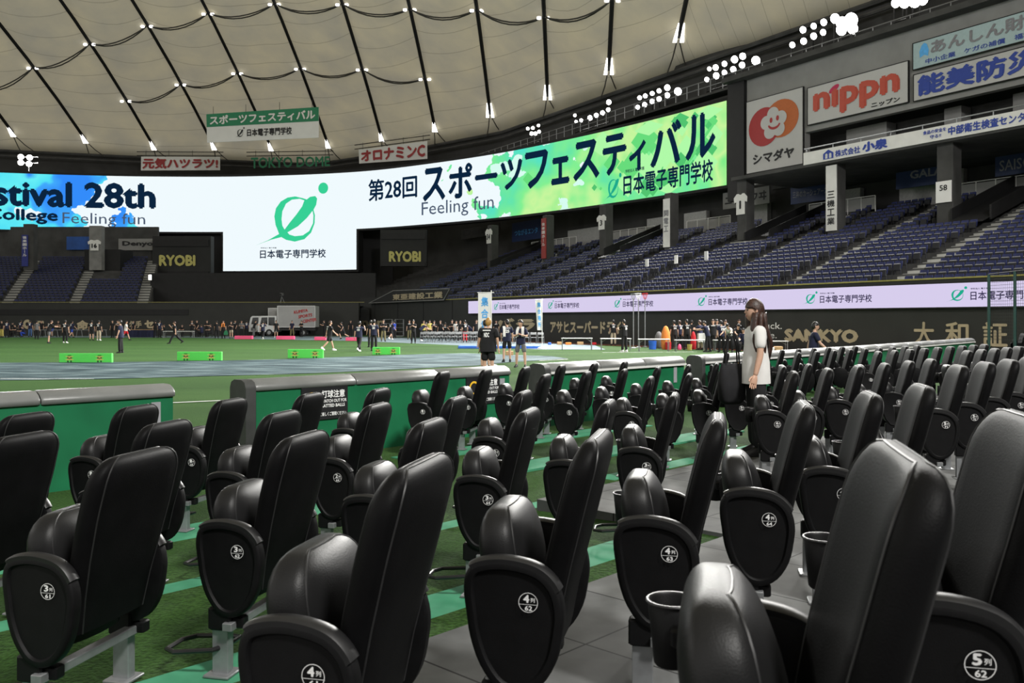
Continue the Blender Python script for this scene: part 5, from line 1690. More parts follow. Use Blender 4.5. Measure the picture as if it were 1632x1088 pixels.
POSES = {   # legs: (flex, knee, abduct) left, right; arms: (flex, abduct, elbow, inward) left, right; lean; head pitch; head yaw
    'stand': (((2, 4, 3), (-2, 2, 3)), ((4, 9, 12, 0), (-2, 9, 10, 0)), 1, 0, 0),
    'relax': (((-4, 2, 5), (8, 10, 4)), ((8, 10, 25, 10), (2, 8, 15, 0)), 0, 5, 25),
    'walk': (((22, 6, 1), (-20, 24, 1)), ((-22, 7, 12, 0), (24, 7, 24, 0)), 4, 0, 0),
    'stride': (((28, 4, 1), (-26, 22, 1)), ((-14, 8, 10, 0), (50, 14, 95, 25)), 3, 0, 0),
    'run': (((42, 62, 1), (-26, 40, 1)), ((-46, 10, 80, 0), (42, 10, 85, 0)), 14, 0, 0),
    'hold': (((2, 2, 4), (0, 4, 4)), ((38, 8, 78, 35), (36, 8, 80, 35)), 2, 8, 0),
    'reach': (((6, 6, 4), (-6, 2, 4)), ((68, 8, 20, 5), (58, 8, 30, 5)), 16, 10, 0),
    'bend': (((18, 22, 5), (10, 20, 5)), ((52, 8, 14, 0), (48, 8, 20, 0)), 48, 12, 0),
    'hips': (((2, 2, 7), (-3, 2, 7)), ((-14, 38, 72, 45), (-12, 36, 74, 45)), 0, 0, 15),
    'sit': (((88, 86, 6), (84, 82, 6)), ((34, 8, 60, 20), (32, 8, 58, 20)), 8, 8, 0),
    'squat': (((104, 122, 10), (98, 128, 10)), ((48, 6, 50, 20), (50, 8, 44, 20)), 26, 6, 0),
    'crossed': (((2, 2, 4), (0, 3, 5)), ((22, 14, 92, 62), (24, 14, 88, 62)), 0, 0, -15),
    'towel': (((6, 4, 8), (-8, 2, 9)), ((14, 14, 96, 42), (18, 12, 100, 48)), 0, -4, -35),
}
STOOLS = []
PEOPLE = 'people out on the field'
def person(x, y, rz, pose, top, bottom, hair, label, height=1.70, shorts=False, wide=False, detail=False, printed=None, shoe='k', z=0.0, build=1.0, sleeve=True, hand_item=None, group=PEOPLE, seat_h=None):
    legs, arms, lean, hp, hy = POSES[pose]
    k = height / 1.72
    r = thing('person', label, 'person', (x, y, z), math.radians(rz), group)
    V = lambda a, b_, c: Vector((a, b_, c)) * k
    def leg(sd, fl, kn, ab):
        hip = Vector((sd * .088, 0, 0))
        f, g_ = math.radians(fl), math.radians(fl - kn); a = math.radians(ab)
        knee = hip + Vector((sd * math.sin(a) * .43, math.sin(f) * .43, -math.cos(f) * math.cos(a) * .43))
        ank = knee + Vector((sd * math.sin(a) * .20, math.sin(g_) * .41, -math.cos(g_) * .41))
        fd = Vector((sd * .18, math.cos(max(-.6, min(.6, g_))) , math.sin(max(-.6, min(.0, g_))) * .8)).normalized()
        return hip, knee, ank, fd
    LG = [leg(sd, *p) for sd, p in zip((-1, 1), legs)]
    low = min(a.z - .07 - (max(0, -fd.z) * .12) for _, _, a, fd in LG)
    hz = -low
    if pose == 'sit':
        hz = .50 / k
    base = Vector((0, 0, hz))
    la = math.radians(lean)
    sp = lambda d_: base + Vector((0, math.sin(la) * d_, math.cos(la) * d_))
    waist, chest, neck = sp(.16), sp(.36), sp(.53)
    hpit = RXm(-(lean * .6 + hp)) @ Matrix.Rotation(0, 3, 'Z')
    hrot = Matrix.Rotation(math.radians(hy), 3, 'Z') @ hpit
    hc = neck + Vector((0, math.sin(la * .7) * .13 + .012, math.cos(la * .7) * .135))
    AR = []
    for sd, (fl, ab, el, inn) in zip((-1, 1), arms):
        sh = sp(.46) + Vector((sd * .175 * build, 0, 0))
        f, a = math.radians(fl - lean * .3 if pose != 'bend' else fl), math.radians(ab)
        up = Vector((sd * math.sin(a), math.sin(f) * math.cos(a), -math.cos(f) * math.cos(a)))
        elb = sh + up * .28
        g_ = math.radians(fl + el); i_ = math.radians(inn)
        fo = Vector((sd * math.sin(a) * .5 - sd * math.sin(i_), math.sin(g_) * math.cos(i_), -math.cos(g_) * math.cos(i_))).normalized()
        wr = elb + fo * .235
        AR.append((sh, elb, wr, fo))
    # body: one continuous skinned surface with head, hands and feet
    vs = [base, waist, chest, neck, neck.lerp(hc, .55)]
    ed = [(0, 1), (1, 2), (2, 3), (3, 4)]
    rd = [.092, .086, .098, .050, .049]
    for hip, kn_, an, fd in LG:
        i = len(vs); vs += [base + hip * .9, base + kn_, base + kn_.lerp(an, .35), base + an]; ed += [(0, i), (i, i + 1), (i + 1, i + 2), (i + 2, i + 3)]; rd += [.070, .054, .055, .036]
    for sh, elb, wr, fo in AR:
        i = len(vs); vs += [sh, elb, elb.lerp(wr, .3), wr]; ed += [(2, i), (i, i + 1), (i + 1, i + 2), (i + 2, i + 3)]; rd += [.046, .038, .038, .026]
    ex = MB()
    nn, mm = (16, 11) if detail else (10, 7)
    head(ex, hc * k, hrot, k, nn, mm, True)
    for sd, (sh, elb, wr, fo) in zip((-1, 1), AR):
        hand(ex, wr * k, fo, sd, .55, k)
    skin_obj('body', [v * k for v in vs], ed, [q_ * k for q_ in rd], M['skin'], r, 2 if detail else 1, ex, None, (M['hair_black'], M['lips']))
    # shirt
    e_ = .022 * build
    vs = [sp(-.07), waist, sp(.28), chest, sp(.47)]; ed = [(0, 1), (1, 2), (2, 3), (3, 4)]; rd = [.140 * build, .136 * build, .138 * build, .140 * build, .090]
    if wide:
        vs[0] = sp(-.16); rd[0] = .165 * build
    for sh, elb, wr, fo in AR:
        i = len(vs); en = sh.lerp(elb, .80) if sleeve else elb.lerp(wr, .9)
        vs += [sh, sh.lerp(en, .55), en]; ed += [(3, i), (i, i + 1), (i + 1, i + 2)]; rd += [.078 * build, .070 * build, .066 * build if sleeve else .046]
    hem = MB(); hx = 1.16 if wide else 1.0
    rl = RXm(-lean)
    prof_ = ((.40, .150, .122), (.28, .158, .130), (.10, .162 * hx, .134 * hx), (-.07 if not wide else -.13, .168 * hx, .140 * hx), (-.065 if not wide else -.125, .150 * hx, .122 * hx), (.10, .140, .112))
    hem.loft([[(sp(d_) + rl @ Vector((math.cos(2 * PI * j / 14) * rx * build, math.sin(2 * PI * j / 14) * ry * build, 0))) * k for j in range(14)] for d_, rx, ry in prof_])
    so = skin_obj('shirt', [v * k for v in vs], ed, [q_ * k for q_ in rd], M[CL[top]], r, 2 if detail else 1, hem)
    if printed:
        q = MB(); txt, side_ = printed
        txt = txt or ('28' if side_ == 'back' else '')
        c = chest * k
        yy = -(.150 * build * k) if side_ == 'back' else .150 * build * k
        sgn = 1 if side_ == 'back' else -1
        rotl = RXm(-lean)
        if txt:
            letter(q, txt, lambda a, b_: c + rotl @ Vector((sgn * a, yy, b_)), -.075, .075, -.10, .03, 0, .05)
        q.loft([[c + rotl @ Vector((sgn * a, yy * (1 - .0), b_)) for a, b_ in ((-.11, .075), (.11, .075), (.11, .105), (-.11, .105))], [c + rotl @ Vector((sgn * a, yy * .9, b_)) for a, b_ in ((-.11, .075), (.11, .075), (.11, .105), (-.11, .105))]])
        q.build('shirt_print', M['white_print'], so, False)
    # trousers or shorts
    vs = [base + Vector((0, 0, .12)), base + Vector((0, 0, -.02))]; ed = [(0, 1)]; rd = [.118 * build, .130 * build]
    for hip, kn_, an, fd in LG:
        i = len(vs); hp_ = base + hip
        if shorts:
            vs += [hp_ + Vector((0, 0, -.03)), hp_.lerp(base + kn_, .55), hp_.lerp(base + kn_, .92)]; ed += [(1, i), (i, i + 1), (i + 1, i + 2)]; rd += [.102 * build, .094 * build, .090 * build]
        else:
            vs += [hp_ + Vector((0, 0, -.03)), base + kn_, base + an + Vector((0, 0, .0))]; ed += [(1, i), (i, i + 1), (i + 1, i + 2)]; rd += [.100 * build, .078 * build * (1.15 if wide else 1), .064 * (1.35 if wide else 1)]
    skin_obj('shorts' if shorts else 'trousers', [v * k for v in vs], ed, [q_ * k for q_ in rd], M[CL[bottom]], r, 2 if detail else 1)
    for hip, kn_, an, fd in LG:
        q = MB(); a = (base + an) * k; sd = fd.cross(Vector((0, 0, 1))).normalized(); up = sd.cross(fd)
        rings = []
        for t, w, h0, h1 in ((-.075, .030, -.060, .02), (-.05, .040, -.068, .055), (.03, .042, -.068, .035), (.11, .046, -.068, -.005), (.165, .036, -.066, -.025), (.185, .018, -.062, -.040)):
            rings.append([a + (fd * t + sd * x_ * w + up * z_) * k for x_, z_ in ((-1, h0), (1, h0), (1, h0 + (h1 - h0) * .6), (.5, h1), (-.5, h1), (-1, h0 + (h1 - h0) * .6))])
        q.loft(rings); q.build('shoe', M['white_shoe'] if shoe == 'w' else M['black'], r, True, 1.2)
    if hair:
        hair_cap(hc * k, hrot, k).build('hair', M[hair], r, True, 1.6)
    if pose == 'sit':
        q = MB(); q.lathe((0, -.06, 0), [(.15, 0), (.15, .03), (.04, .06), (.04, .34), (.17, .36), (.17, .39)], 12)
        a_ = math.radians(rz); STOOLS.append((q, x, y, z, rz))
    r['_hands'] = [tuple((wr + fo * .09) * k) for sh, elb, wr, fo in AR]
    r['_neck'] = tuple(neck * k)
    return r
def pp(px, yf, *a, **kw):
    g_ = ground(px, yf)
    return person(g_.x, g_.y, *a, **kw)
def towel(r, m='whitecloth'):
    n = Vector(r['_neck'])
    q = MB()
    for sx in (-1, 1):
        rings = []
        for t, y_, z_ in ((0, -.085, .0), (.3, -.03, .055), (.55, .07, .02), (1, .155, -.10), (1.4, .165, -.30)):
            c = n + Vector((sx * (.055 + .045 * min(t, 1)), y_, z_ - .03))
            rings.append([c + Vector((a, b_, 0)) for a, b_ in ((-.045, -.012), (.045, -.012), (.045, .012), (-.045, .012))])
        q.loft(rings)
    q.build('towel', M[m], r, True, .9)
B_, N_, K_ = 'hair_black', 'hair_brown', 'k'
# --- large figures
r = person(-.66, 24.7, -14, 'stand', 'k', 'k', 'hair_blond', 'heavy person with bleached hair in black shirt and shorts, seen from behind at the fence', 1.76, True, True, True, ('NDC', 'back'), build=1.22)
r = person(-.92, 30.5, 20, 'stand', 'k', 'k', B_, 'person in black half hidden behind the heavy person with bleached hair', 1.70, True, printed=('', 'back'))
r = pp(808, 577, 8, 'relax', 'n', 'k', B_, 'person in navy shirt numbered 25 with a white towel over one shoulder', 1.72, True, detail=True, printed=('25', 'back'))
q = MB(); n_ = Vector(r['_neck']); q.loft([[n_ + Vector((-.13 + a, y_, z_)) for a, y_ in ((-.05, b_ - .012), (.05, b_ - .012), (.05, b_ + .012), (-.05, b_ + .012))] for b_, z_ in ((.10, -.25), (.05, -.03), (-.06, .0), (-.165, -.12), (-.170, -.42))]); q.build('towel', M['whitecloth'], r, True, .9)
r = pp(830, 585.5, 168, 'towel', 'n', 'g', B_, 'person in grey shorts facing the camera with a white towel round the neck', 1.70, True, detail=True)
towel(r)
pp(791, 543, 175, 'stand', 'k', 'k', B_, 'person in black facing the camera behind the pair at the flag', 1.70, printed=('', 'front'))
r = person(8.22, 24.2, -98, 'walk', 'n', 'k', B_, 'person in navy shirt walking right in front of the SANKYO lettering', 1.70, False, detail=True, z=0)
pp(192, 562.5, 100, 'stand', 'n', 'k', B_, 'person in navy shirt and wide black trousers standing near the leftmost green box', 1.72, False, True)
pp(279, 547.5, 105, 'stride', 'k', 'k', 'hair_brown', 'person in black with white chest strap striding left', 1.70, printed=('', 'front'))
pp(78, 547, -40, 'reach', 'k', 'g', 'hair_brown', 'person in black shirt and light grey shorts gesturing at far left', 1.72, True, printed=('', 'back'))
pp(104, 546.5, 5, 'stand', 'k', 'k', B_, 'person in black with white back print standing in white shoes at far left', 1.72, printed=('26', 'back'), shoe='w')
pp(58.5, 540.4, 12, 'stand', 'g', 'k', B_, 'person in grey shirt and dark trousers at far left', 1.68)
pp(525, 558.5, -60, 'walk', 'k', 'k', 'hair_brown', 'person in black shirt and shorts walking beside the third green box', 1.72, True, printed=('', 'back'), shoe='w')
pp(572.5, 560.5, -10, 'stride', 'n', 'k', B_, 'person in navy striding away left of the rightmost green box', 1.74, printed=('18', 'back'), shoe='w')
pp(596, 559, 0, 'stand', 'n', 'k', B_, 'person in navy numbered shirt standing behind the rightmost green box', 1.74, printed=('28', 'back'))
pp(591, 553, 20, 'stand', 'k', 'k', B_, 'person in black half hidden by the one behind the rightmost green box', 1.70)
pp(995, 561, 40, 'hold', 'k', 'k', B_, 'person in black with side-striped trousers standing among the white tables', 1.72, printed=('', 'back'), shoe='w')
pp(977.5, 550.5, 2, 'stand', 'k', 'b', B_, 'person in black shirt numbered 60 and beige trousers behind the tables', 1.72, printed=('60', 'back'))
# --- far left crowd
pp(3, 537.5, 170, 'stand', 'k', 'y', B_, 'person with pale yellow trousers cut by the left picture edge', 1.66)
pp(11, 537.9, 15, 'stand', 'n', 'k', B_, 'person in navy with back print next to the left picture edge', 1.70, printed=('', 'back'))
pp(16, 537, 0, 'bend', 'k', 'k', B_, 'person in black bending down in the left crowd', 1.7)
pp(25, 537, 160, 'sit', 'k', 'k', B_, 'person in black sitting low in the left crowd', 1.68)
pp(33, 536.5, 0, 'stand', 'n', 'k', B_, 'person in navy standing behind the seated one in the left crowd', 1.72, printed=('', 'back'))
pp(40, 537.5, 120, 'squat', 'n', 'u', B_, 'person squatting in blue in front of the ring emblem', 1.68)
pp(48, 537, 10, 'stand', 'n', 'd', B_, 'person in navy shirt and pale jeans in the left crowd', 1.70, printed=('', 'back'))
pp(66, 536.5, 185, 'stand', 'k', 'k', N_, 'person in black behind the grey-shirted one', 1.66)
pp(84, 536.5, 150, 'bend', 'k', 'u', B_, 'person bending in blue shorts beside a white bag', 1.66, True)
pp(93, 536.8, 195, 'hold', 'k', 'k', B_, 'person in black leaning at the rail below the arched letter', 1.68)
pp(114.5, 538, -20, 'walk', 'n', 'u', B_, 'person in navy shirt and bright blue shorts', 1.70, True, printed=('', 'back'))
pp(146, 542.5, 10, 'stand', 'k', 'k', B_, 'person in black shirt and shorts right of the house-shaped letter', 1.70, True, printed=('', 'back'))
pp(157.5, 542.5, 0, 'stand', 'k', 'b', B_, 'person in black shirt and beige trousers at left', 1.70, printed=('23', 'back'), shoe='w')
pp(179.5, 538, 170, 'stand', 'k', 'k', B_, 'person in black with bare arms left of the wide-trousered person', 1.70)
pp(187.5, 538.3, 180, 'hold', 'k', 'k', N_, 'person in black facing the camera beside the wide-trousered person', 1.68, printed=('', 'front'))
r = pp(200.5, 542, -80, 'walk', 'w', 'r', B_, 'person in white top and red shorts behind the wide-trousered person', 1.70, True)
pp(213, 536.4, 160, 'stand', 'k', 'k', B_, 'person in black at the left end of the navy table', 1.66, printed=('', 'front'))
pp(248, 537.8, 40, 'stand', 'k', 'k', B_, 'person in black right of the navy table', 1.70)
pp(254.5, 538, 0, 'stand', 'n', 'k', B_, 'person with printed back right of the navy table', 1.70, printed=('', 'back'))
pp(263, 537, 110, 'sit', 'k', 'k', N_, 'person seated at the long table left of the striding person', 1.66)
for i, (px, po, tp, lb) in enumerate(((291, 'sit', 'k', 'person seated just right of the striding person'), (306, 'hold', 'k', 'person in black standing first in the group left of the pink block'), (314, 'relax', 'k', 'person in black standing second in the group left of the pink block'), (322, 'sit', 'n', 'person in navy seated within the group left of the pink block'), (330, 'crossed', 'k', 'person with crossed arms in the group left of the pink block'), (337, 'sit', 'k', 'person seated at the right end of the long table'))):
    pp(px, 537 + (i % 2) * .4, (170, 200, 150, 60, 185, 120)[i], po, tp, 'k', (B_, N_)[i % 2], lb, 1.68 + .02 * (i % 3), printed=('', 'front') if i % 2 else None)
pp(345.5, 539, 20, 'relax', 'k', 'k', B_, 'person in long black clothes left of the orange towel', 1.64, False, True)
r = pp(356, 539.5, 190, 'stand', 'k', 'k', 'hair_brown', 'person wearing an orange towel and carrying a green bag', 1.66)
towel(r, 'orangecloth')
hb = Vector(r['_hands'][0]); q = MB(); q.loft([[hb + Vector((a * w, b_ * .05, z_)) for a, b_ in ((-1, -1), (1, -1), (1, 1), (-1, 1))] for w, z_ in ((.16, -.42), (.18, -.25), (.10, -.06), (.02, .0))]); q.build('green_bag', M['fence_green'], r)
pp(368.5, 539, 175, 'hold', 'k', 'b', B_, 'person in black and beige crouching toward the first pink block', 1.60, True)
pp(375, 536.5, 160, 'relax', 'k', 'k', B_, 'person in black behind the first pink block', 1.70, printed=('', 'front'))
pp(385, 536.5, 190, 'crossed', 'g', 'k', N_, 'person in grey top behind the first pink block', 1.66)
pp(393, 536.3, 10, 'stand', 'n', 'k', B_, 'person with printed back in front of the grey truck', 1.68, printed=('', 'back'))
pp(404.5, 536.4, -70, 'reach', 'k', 'g', B_, 'person reaching toward the white truck from the left', 1.72)
pp(414, 535.2, 160, 'hold', 'k', 'k', B_, 'person in black left of the tall one at the truck', 1.68)
pp(419, 541, 5, 'stride', 'n', 'k', B_, 'tall person in navy walking away in front of the white truck', 1.74, printed=('', 'back'), shoe='w')
pp(440, 537.5, 195, 'stand', 'k', 'k', N_, 'person in black shorts in front of the truck cab', 1.68, True, shoe='w')
pp(465.5, 536.8, 170, 'relax', 'n', 'h', B_, 'person in navy and khaki trousers beside the truck box', 1.66)
pp(480.5, 536.8, 150, 'crossed', 'k', 'k', N_, 'person in black with folded arms below the red truck lettering', 1.66)
pp(517, 536.5, 120, 'hold', 'k', 'k', B_, 'person in black with a white sling behind the walking one', 1.70, printed=('', 'front'))
pp(546.5, 540.5, 80, 'run', 'k', 'k', B_, 'person running left between two pink blocks', 1.66, True)
pp(559, 536.5, 170, 'stand', 'k', 'k', B_, 'person in dark clothes beside the blue panel', 1.70)
pp(611, 544, 195, 'crossed', 'k', 'h', 'hair_brown', 'person with folded arms and khaki trousers right of the blue panel', 1.74)
pp(623.5, 541, -30, 'walk', 'k', 'k', B_, 'person in black shorts in front of the roll cages', 1.66, True, shoe='w', printed=('', 'back'))
pp(628.5, 539, 60, 'stand', 'u', 'k', B_, 'person in bright blue shirt beside the roll cage', 1.66)
pp(652.5, 541, 185, 'stand', 'k', 'h', N_, 'person in black shirt and khaki trousers left of the folding chairs', 1.70, printed=('', 'front'))
pp(659, 547, 175, 'hold', 'k', 'k', B_, 'person all in black standing in front of the khaki-trousered one', 1.72)
pp(670, 543, -60, 'bend', 'n', 'k', B_, 'person leaning over the first folding chairs', 1.72, shoe='w')
pp(675.5, 541, 180, 'stand', 'y', 'k', N_, 'person in pale yellow behind the folding chairs', 1.66)
pp(685, 541, 170, 'stand', 'y', 'k', B_, 'person in black and yellow jersey behind the folding chairs', 1.70, printed=('', 'front'))
for i, (px, po, tp, bt) in enumerate(((692, 'hold', 'k', 'k'), (702, 'stand', 'k', 'k'), (707, 'bend', 'k', 'k'), (720.5, 'crossed', 'k', 'k'), (727, 'stand', 'w', 'k'), (733.5, 'hips', 'k', 'k'), (751, 'bend', 'n', 'k'), (759, 'stand', 'k', 'k'))):
    pp(px, 542.5 + .15 * i, (180, 160, 200, 175, 185, 170, 120, 190)[i], po, tp, bt, (B_, N_)[i % 2], 'person behind the folding chairs, %s from the left' % ('first', 'second', 'third', 'fourth', 'fifth in white', 'sixth with hands on hips', 'seventh bending', 'eighth')[i], 1.66 + .02 * (i % 4), printed=('', 'front') if i % 2 == 0 else None)
pp(741, 545.5, 20, 'relax', 'k', 'r', B_, 'person in black shirt and red trousers among the folding chairs', 1.70, printed=('', 'back'))
# --- right-hand crowd behind the tables
RC = ((1074.7, 556, 10, 'stand', 'k', 'k', B_, 'tall person in black at the left of the crowd behind the tables', ('14', 'back')), (1083.5, 555, 20, 'stand', 'n', 'k', 'hair_brown', 'person in navy second in the crowd behind the tables', ('', 'back')),
      (1094.5, 557, 5, 'relax', 'k', 'k', B_, 'broad person in numbered black shirt in front of the red toy', ('36', 'back')), (1102, 555, -30, 'hold', 'k', 'k', B_, 'person in black beside the red toy', None),
      (1116, 557.5, 40, 'hold', 'n', 'b', 'hair_brown', 'person in navy helping with the white box', None), (1128, 561.0, 60, 'reach', 'n', 'k', B_, 'person in navy bending over the white box', ('', 'back')),
      (1136.5, 559.0, 170, 'stand', 'k', 'k', N_, 'person facing the camera right of the white box', ('', 'front')), (1142.5, 557.5, 180, 'hold', 'g', 'k', B_, 'person in grey top in the crowd right of the white box', None),
      (1149.7, 561.0, 8, 'stand', 'n', 'k', B_, 'person in navy shirt with number 29 in the crowd', ('29', 'back')), (1156, 558.0, 175, 'relax', 'k', 'k', N_, 'person in black behind number 29', ('', 'front')),
      (1163.5, 561.5, 150, 'bend', 'w', 'k', B_, 'person with white top stooping near the walking woman', None), (1171, 561.0, 190, 'bend', 'k', 'k', B_, 'person in black stooping next to the white-topped one', None),
      (1178, 557.6, 170, 'stand', 'k', 'k', 'hair_brown', 'person in black just left of the walking woman', ('', 'front')), (1185, 562.0, 160, 'sit', 'n', 'k', B_, 'person seated lowest in the crowd at the woman', None))
for px, yf, rz, po, tp, bt, hr, lb, pr in RC:
    pp(px, yf, rz, po, tp, bt, hr, lb, 1.68 + .03 * (int(px) % 3), printed=pr)

# --- the woman in white walking through the aisle
wz = .167
W = person(2.75, 10.0, 94, 'stand', 'w', 'k', None, 'woman in oversized white T-shirt with long brown hair walking between the rows', 1.76, False, True, True, None, z=wz, build=.94)
k = 1.76 / 1.72
nk = Vector(W['_neck'])
hc = nk + Vector((0, .014, .137)) * k
q = hair_cap(hc, Matrix.Identity(3), k, 26, 12, -.10, 1.16, .040, .004)
q.build('hair', M['hair_brown'], W, True, 1.6)
for (sx, y0, y1, zb, w0) in ((-1, .015, .030, -.52, .050), (1, .015, .030, -.50, .050), (-.55, -.075, -.145, -.50, .070), (.55, -.075, -.145, -.52, .070), (0, -.095, -.165, -.54, .075), (-1.0, -.03, -.06, -.50, .055), (1.0, -.03, -.06, -.50, .055)):
    rings = []
    for i in range(9):
        t = i / 8
        wx = w0 * (1 - .45 * t ** 2) * (1 + .25 * math.sin(PI * t)); wy = .040 * (1 - .5 * t ** 2)
        c = hc + Vector((sx * (.078 + .035 * min(1, t * 1.6)), y0 + (y1 - y0) * min(1, t * 1.5) + .012 * math.sin(7 * t + sx), -.02 + zb * t * .96)) * k
        rings.append([c + Vector((math.cos(2 * PI * j / 10) * wx, math.sin(2 * PI * j / 10) * wy, .01 * math.sin(3 * j))) for j in range(10)])
    q = MB(); q.loft(rings); q.build('hair_lock', M['hair_brown'], W, True, 1.6)
bag = thing('tote_bag', 'black tote bag with long straps hanging from the woman in white', 'bag', (2.50, 10.1, wz + .56), math.radians(20))
rings = []
for z_, wx, wy in ((.0, .10, .055), (.05, .155, .085), (.22, .165, .09), (.38, .15, .06), (.46, .135, .022)):
    rings.append([Vector((math.copysign(abs(math.cos(a)) ** .6, math.cos(a)) * wx, math.copysign(abs(math.sin(a)) ** .6, math.sin(a)) * wy, z_)) for a in [2 * PI * j / 16 for j in range(16)]])
q = MB(); q.loft(rings); q.build('pouch', M['blackcloth'], bag, True, 1.2)
for sy in (-.02, .02):
    q = MB(); q.tube([Vector((-.09, sy, .44)), Vector((-.075, sy, .66)), Vector((-.03, sy, .80)), Vector((.03, sy, .80)), Vector((.075, sy, .66)), Vector((.09, sy, .44))], .009, 6); q.build('strap', M['blackcloth'], bag)
finish_skins()
for i, (q, x, y, z, rz) in enumerate(STOOLS):
    o = q.build('stool', M['black_metal'])
    o.location = (x, y, z); o.rotation_euler = (0, 0, math.radians(rz))
    tag(o, 'small dark stool under a seated person in the crowd', 'stool', 'stools under seated people')

# ================================================================== things on the field
def block(name, px0, px1, y0, y1, m, label, cat, depth, group, marks=False):
    a, c = ground(px0, y1), ground(px1, y1)
    d = (a.y + c.y) / 2; w = (px1 - px0) / FX * d; h = (y1 - y0) / FX * d
    r = thing(name, label, cat, ((a.x + c.x) / 2, d + depth / 2, .014), 0, group)
    q = MB(); q.bbox((0, 0, h / 2), (w, depth, h), .012); q.build('board', M[m], r, False)
    if marks:
        for sx in (-.30, .27):
            cx_ = sx * w
            q = MB()
            for bx, bz, bw, bh in ((0, .66, .42, .07), (0, .30, .44, .08), (0, .5, .25, .3)):
                q.box((cx_ + bx * h, -depth / 2 - .004, bz * h), (bw * 2 * h, .006, bh * h))
            q.build('marking', M['yellowcloth'], r, False)
            q = MB()
            for bx, bz, bw, bh in ((-.17, .50, .15, .13), (.17, .50, .15, .13), (0, .78, .36, .06), (-.17, .12, .13, .17), (.17, .12, .13, .17), (0, .44, .12, .10)):
                q.box((cx_ + bx * h, -depth / 2 - .010, bz * h), (bw * h, .006, bh * h))
            q.build('marking', M['black'], r, False)
for x0, x1, y0, y1, lb in ((94, 178, 563.5, 578, 'leftmost of the four bright green boards on the turf'), (282, 353, 561, 575, 'second bright green board from the left'), (458.5, 515, 557, 571, 'third bright green board, beside the walking person'), (593.5, 637, 553.5, 565.5, 'rightmost bright green board, in front of two people')):
    block('field_board', x0, x1, y0, y1, 'lime', lb, 'board', .14, 'bright green boards on the turf', True)
for x0, x1, y1, lb in ((373.6, 401.6, 540.6, 'leftmost pink foam block in front of the crowd'), (440, 468.5, 541, 'pink foam block in front of the white truck'), (500.8, 518.8, 542.3, 'pink foam block left of the running person'), (550.8, 568.6, 543.2, 'pink foam block right of the running person')):
    block('foam_block', x0, x1, y1 - 5.4, y1, 'pink', lb, 'block', .4, 'pink foam blocks along the track')
def table(px0, px1, ytop, yfoot, label):
    a, c = ground(px0, yfoot), ground(px1, yfoot)
    d = (a.y + c.y) / 2; w = (px1 - px0) / FX * d; h = (yfoot - ytop) / FX * d
    r = thing('folding_table', label, 'table', ((a.x + c.x) / 2, d, 0), 0, 'white folding tables in front of the wall')
    q = MB(); q.bbox((0, .22, h - .02), (w, .45, .04), .006); q.build('tabletop', M['sign_white'], r, False)
    for sx in (-1, 1):
        for sy in (.05, .39):
            q = MB(); q.tube([Vector((sx * (w / 2 - .05), sy, h - .03)), Vector((sx * (w / 2 - .05), sy, .0))], .022, 6); q.build('leg', M['steel'], r)
        q = MB(); q.tube([Vector((sx * (w / 2 - .05), .22, h - .22)), Vector((sx * (w / 2 - .35), .22, h - .04))], .014, 5); q.build('brace', M['steel'], r)
for x0, x1, y0, y1, lb in ((895, 944.5, 538.4, 557.5, 'leftmost of the white folding tables'), (957.5, 1006.5, 539, 558, 'white folding table beside the person in side-striped trousers'), (1018, 1068, 540, 560, 'white folding table in front of the coloured toys'), (1076.5, 1125.5, 541.3, 560, 'white folding table in front of the red toy'), (1138.5, 1194, 541.5, 560, 'white folding table left of the walking woman'), (1206, 1257, 543, 561.5, 'white folding table right of the walking woman')):
    table(x0, x1, y0, y1, lb)
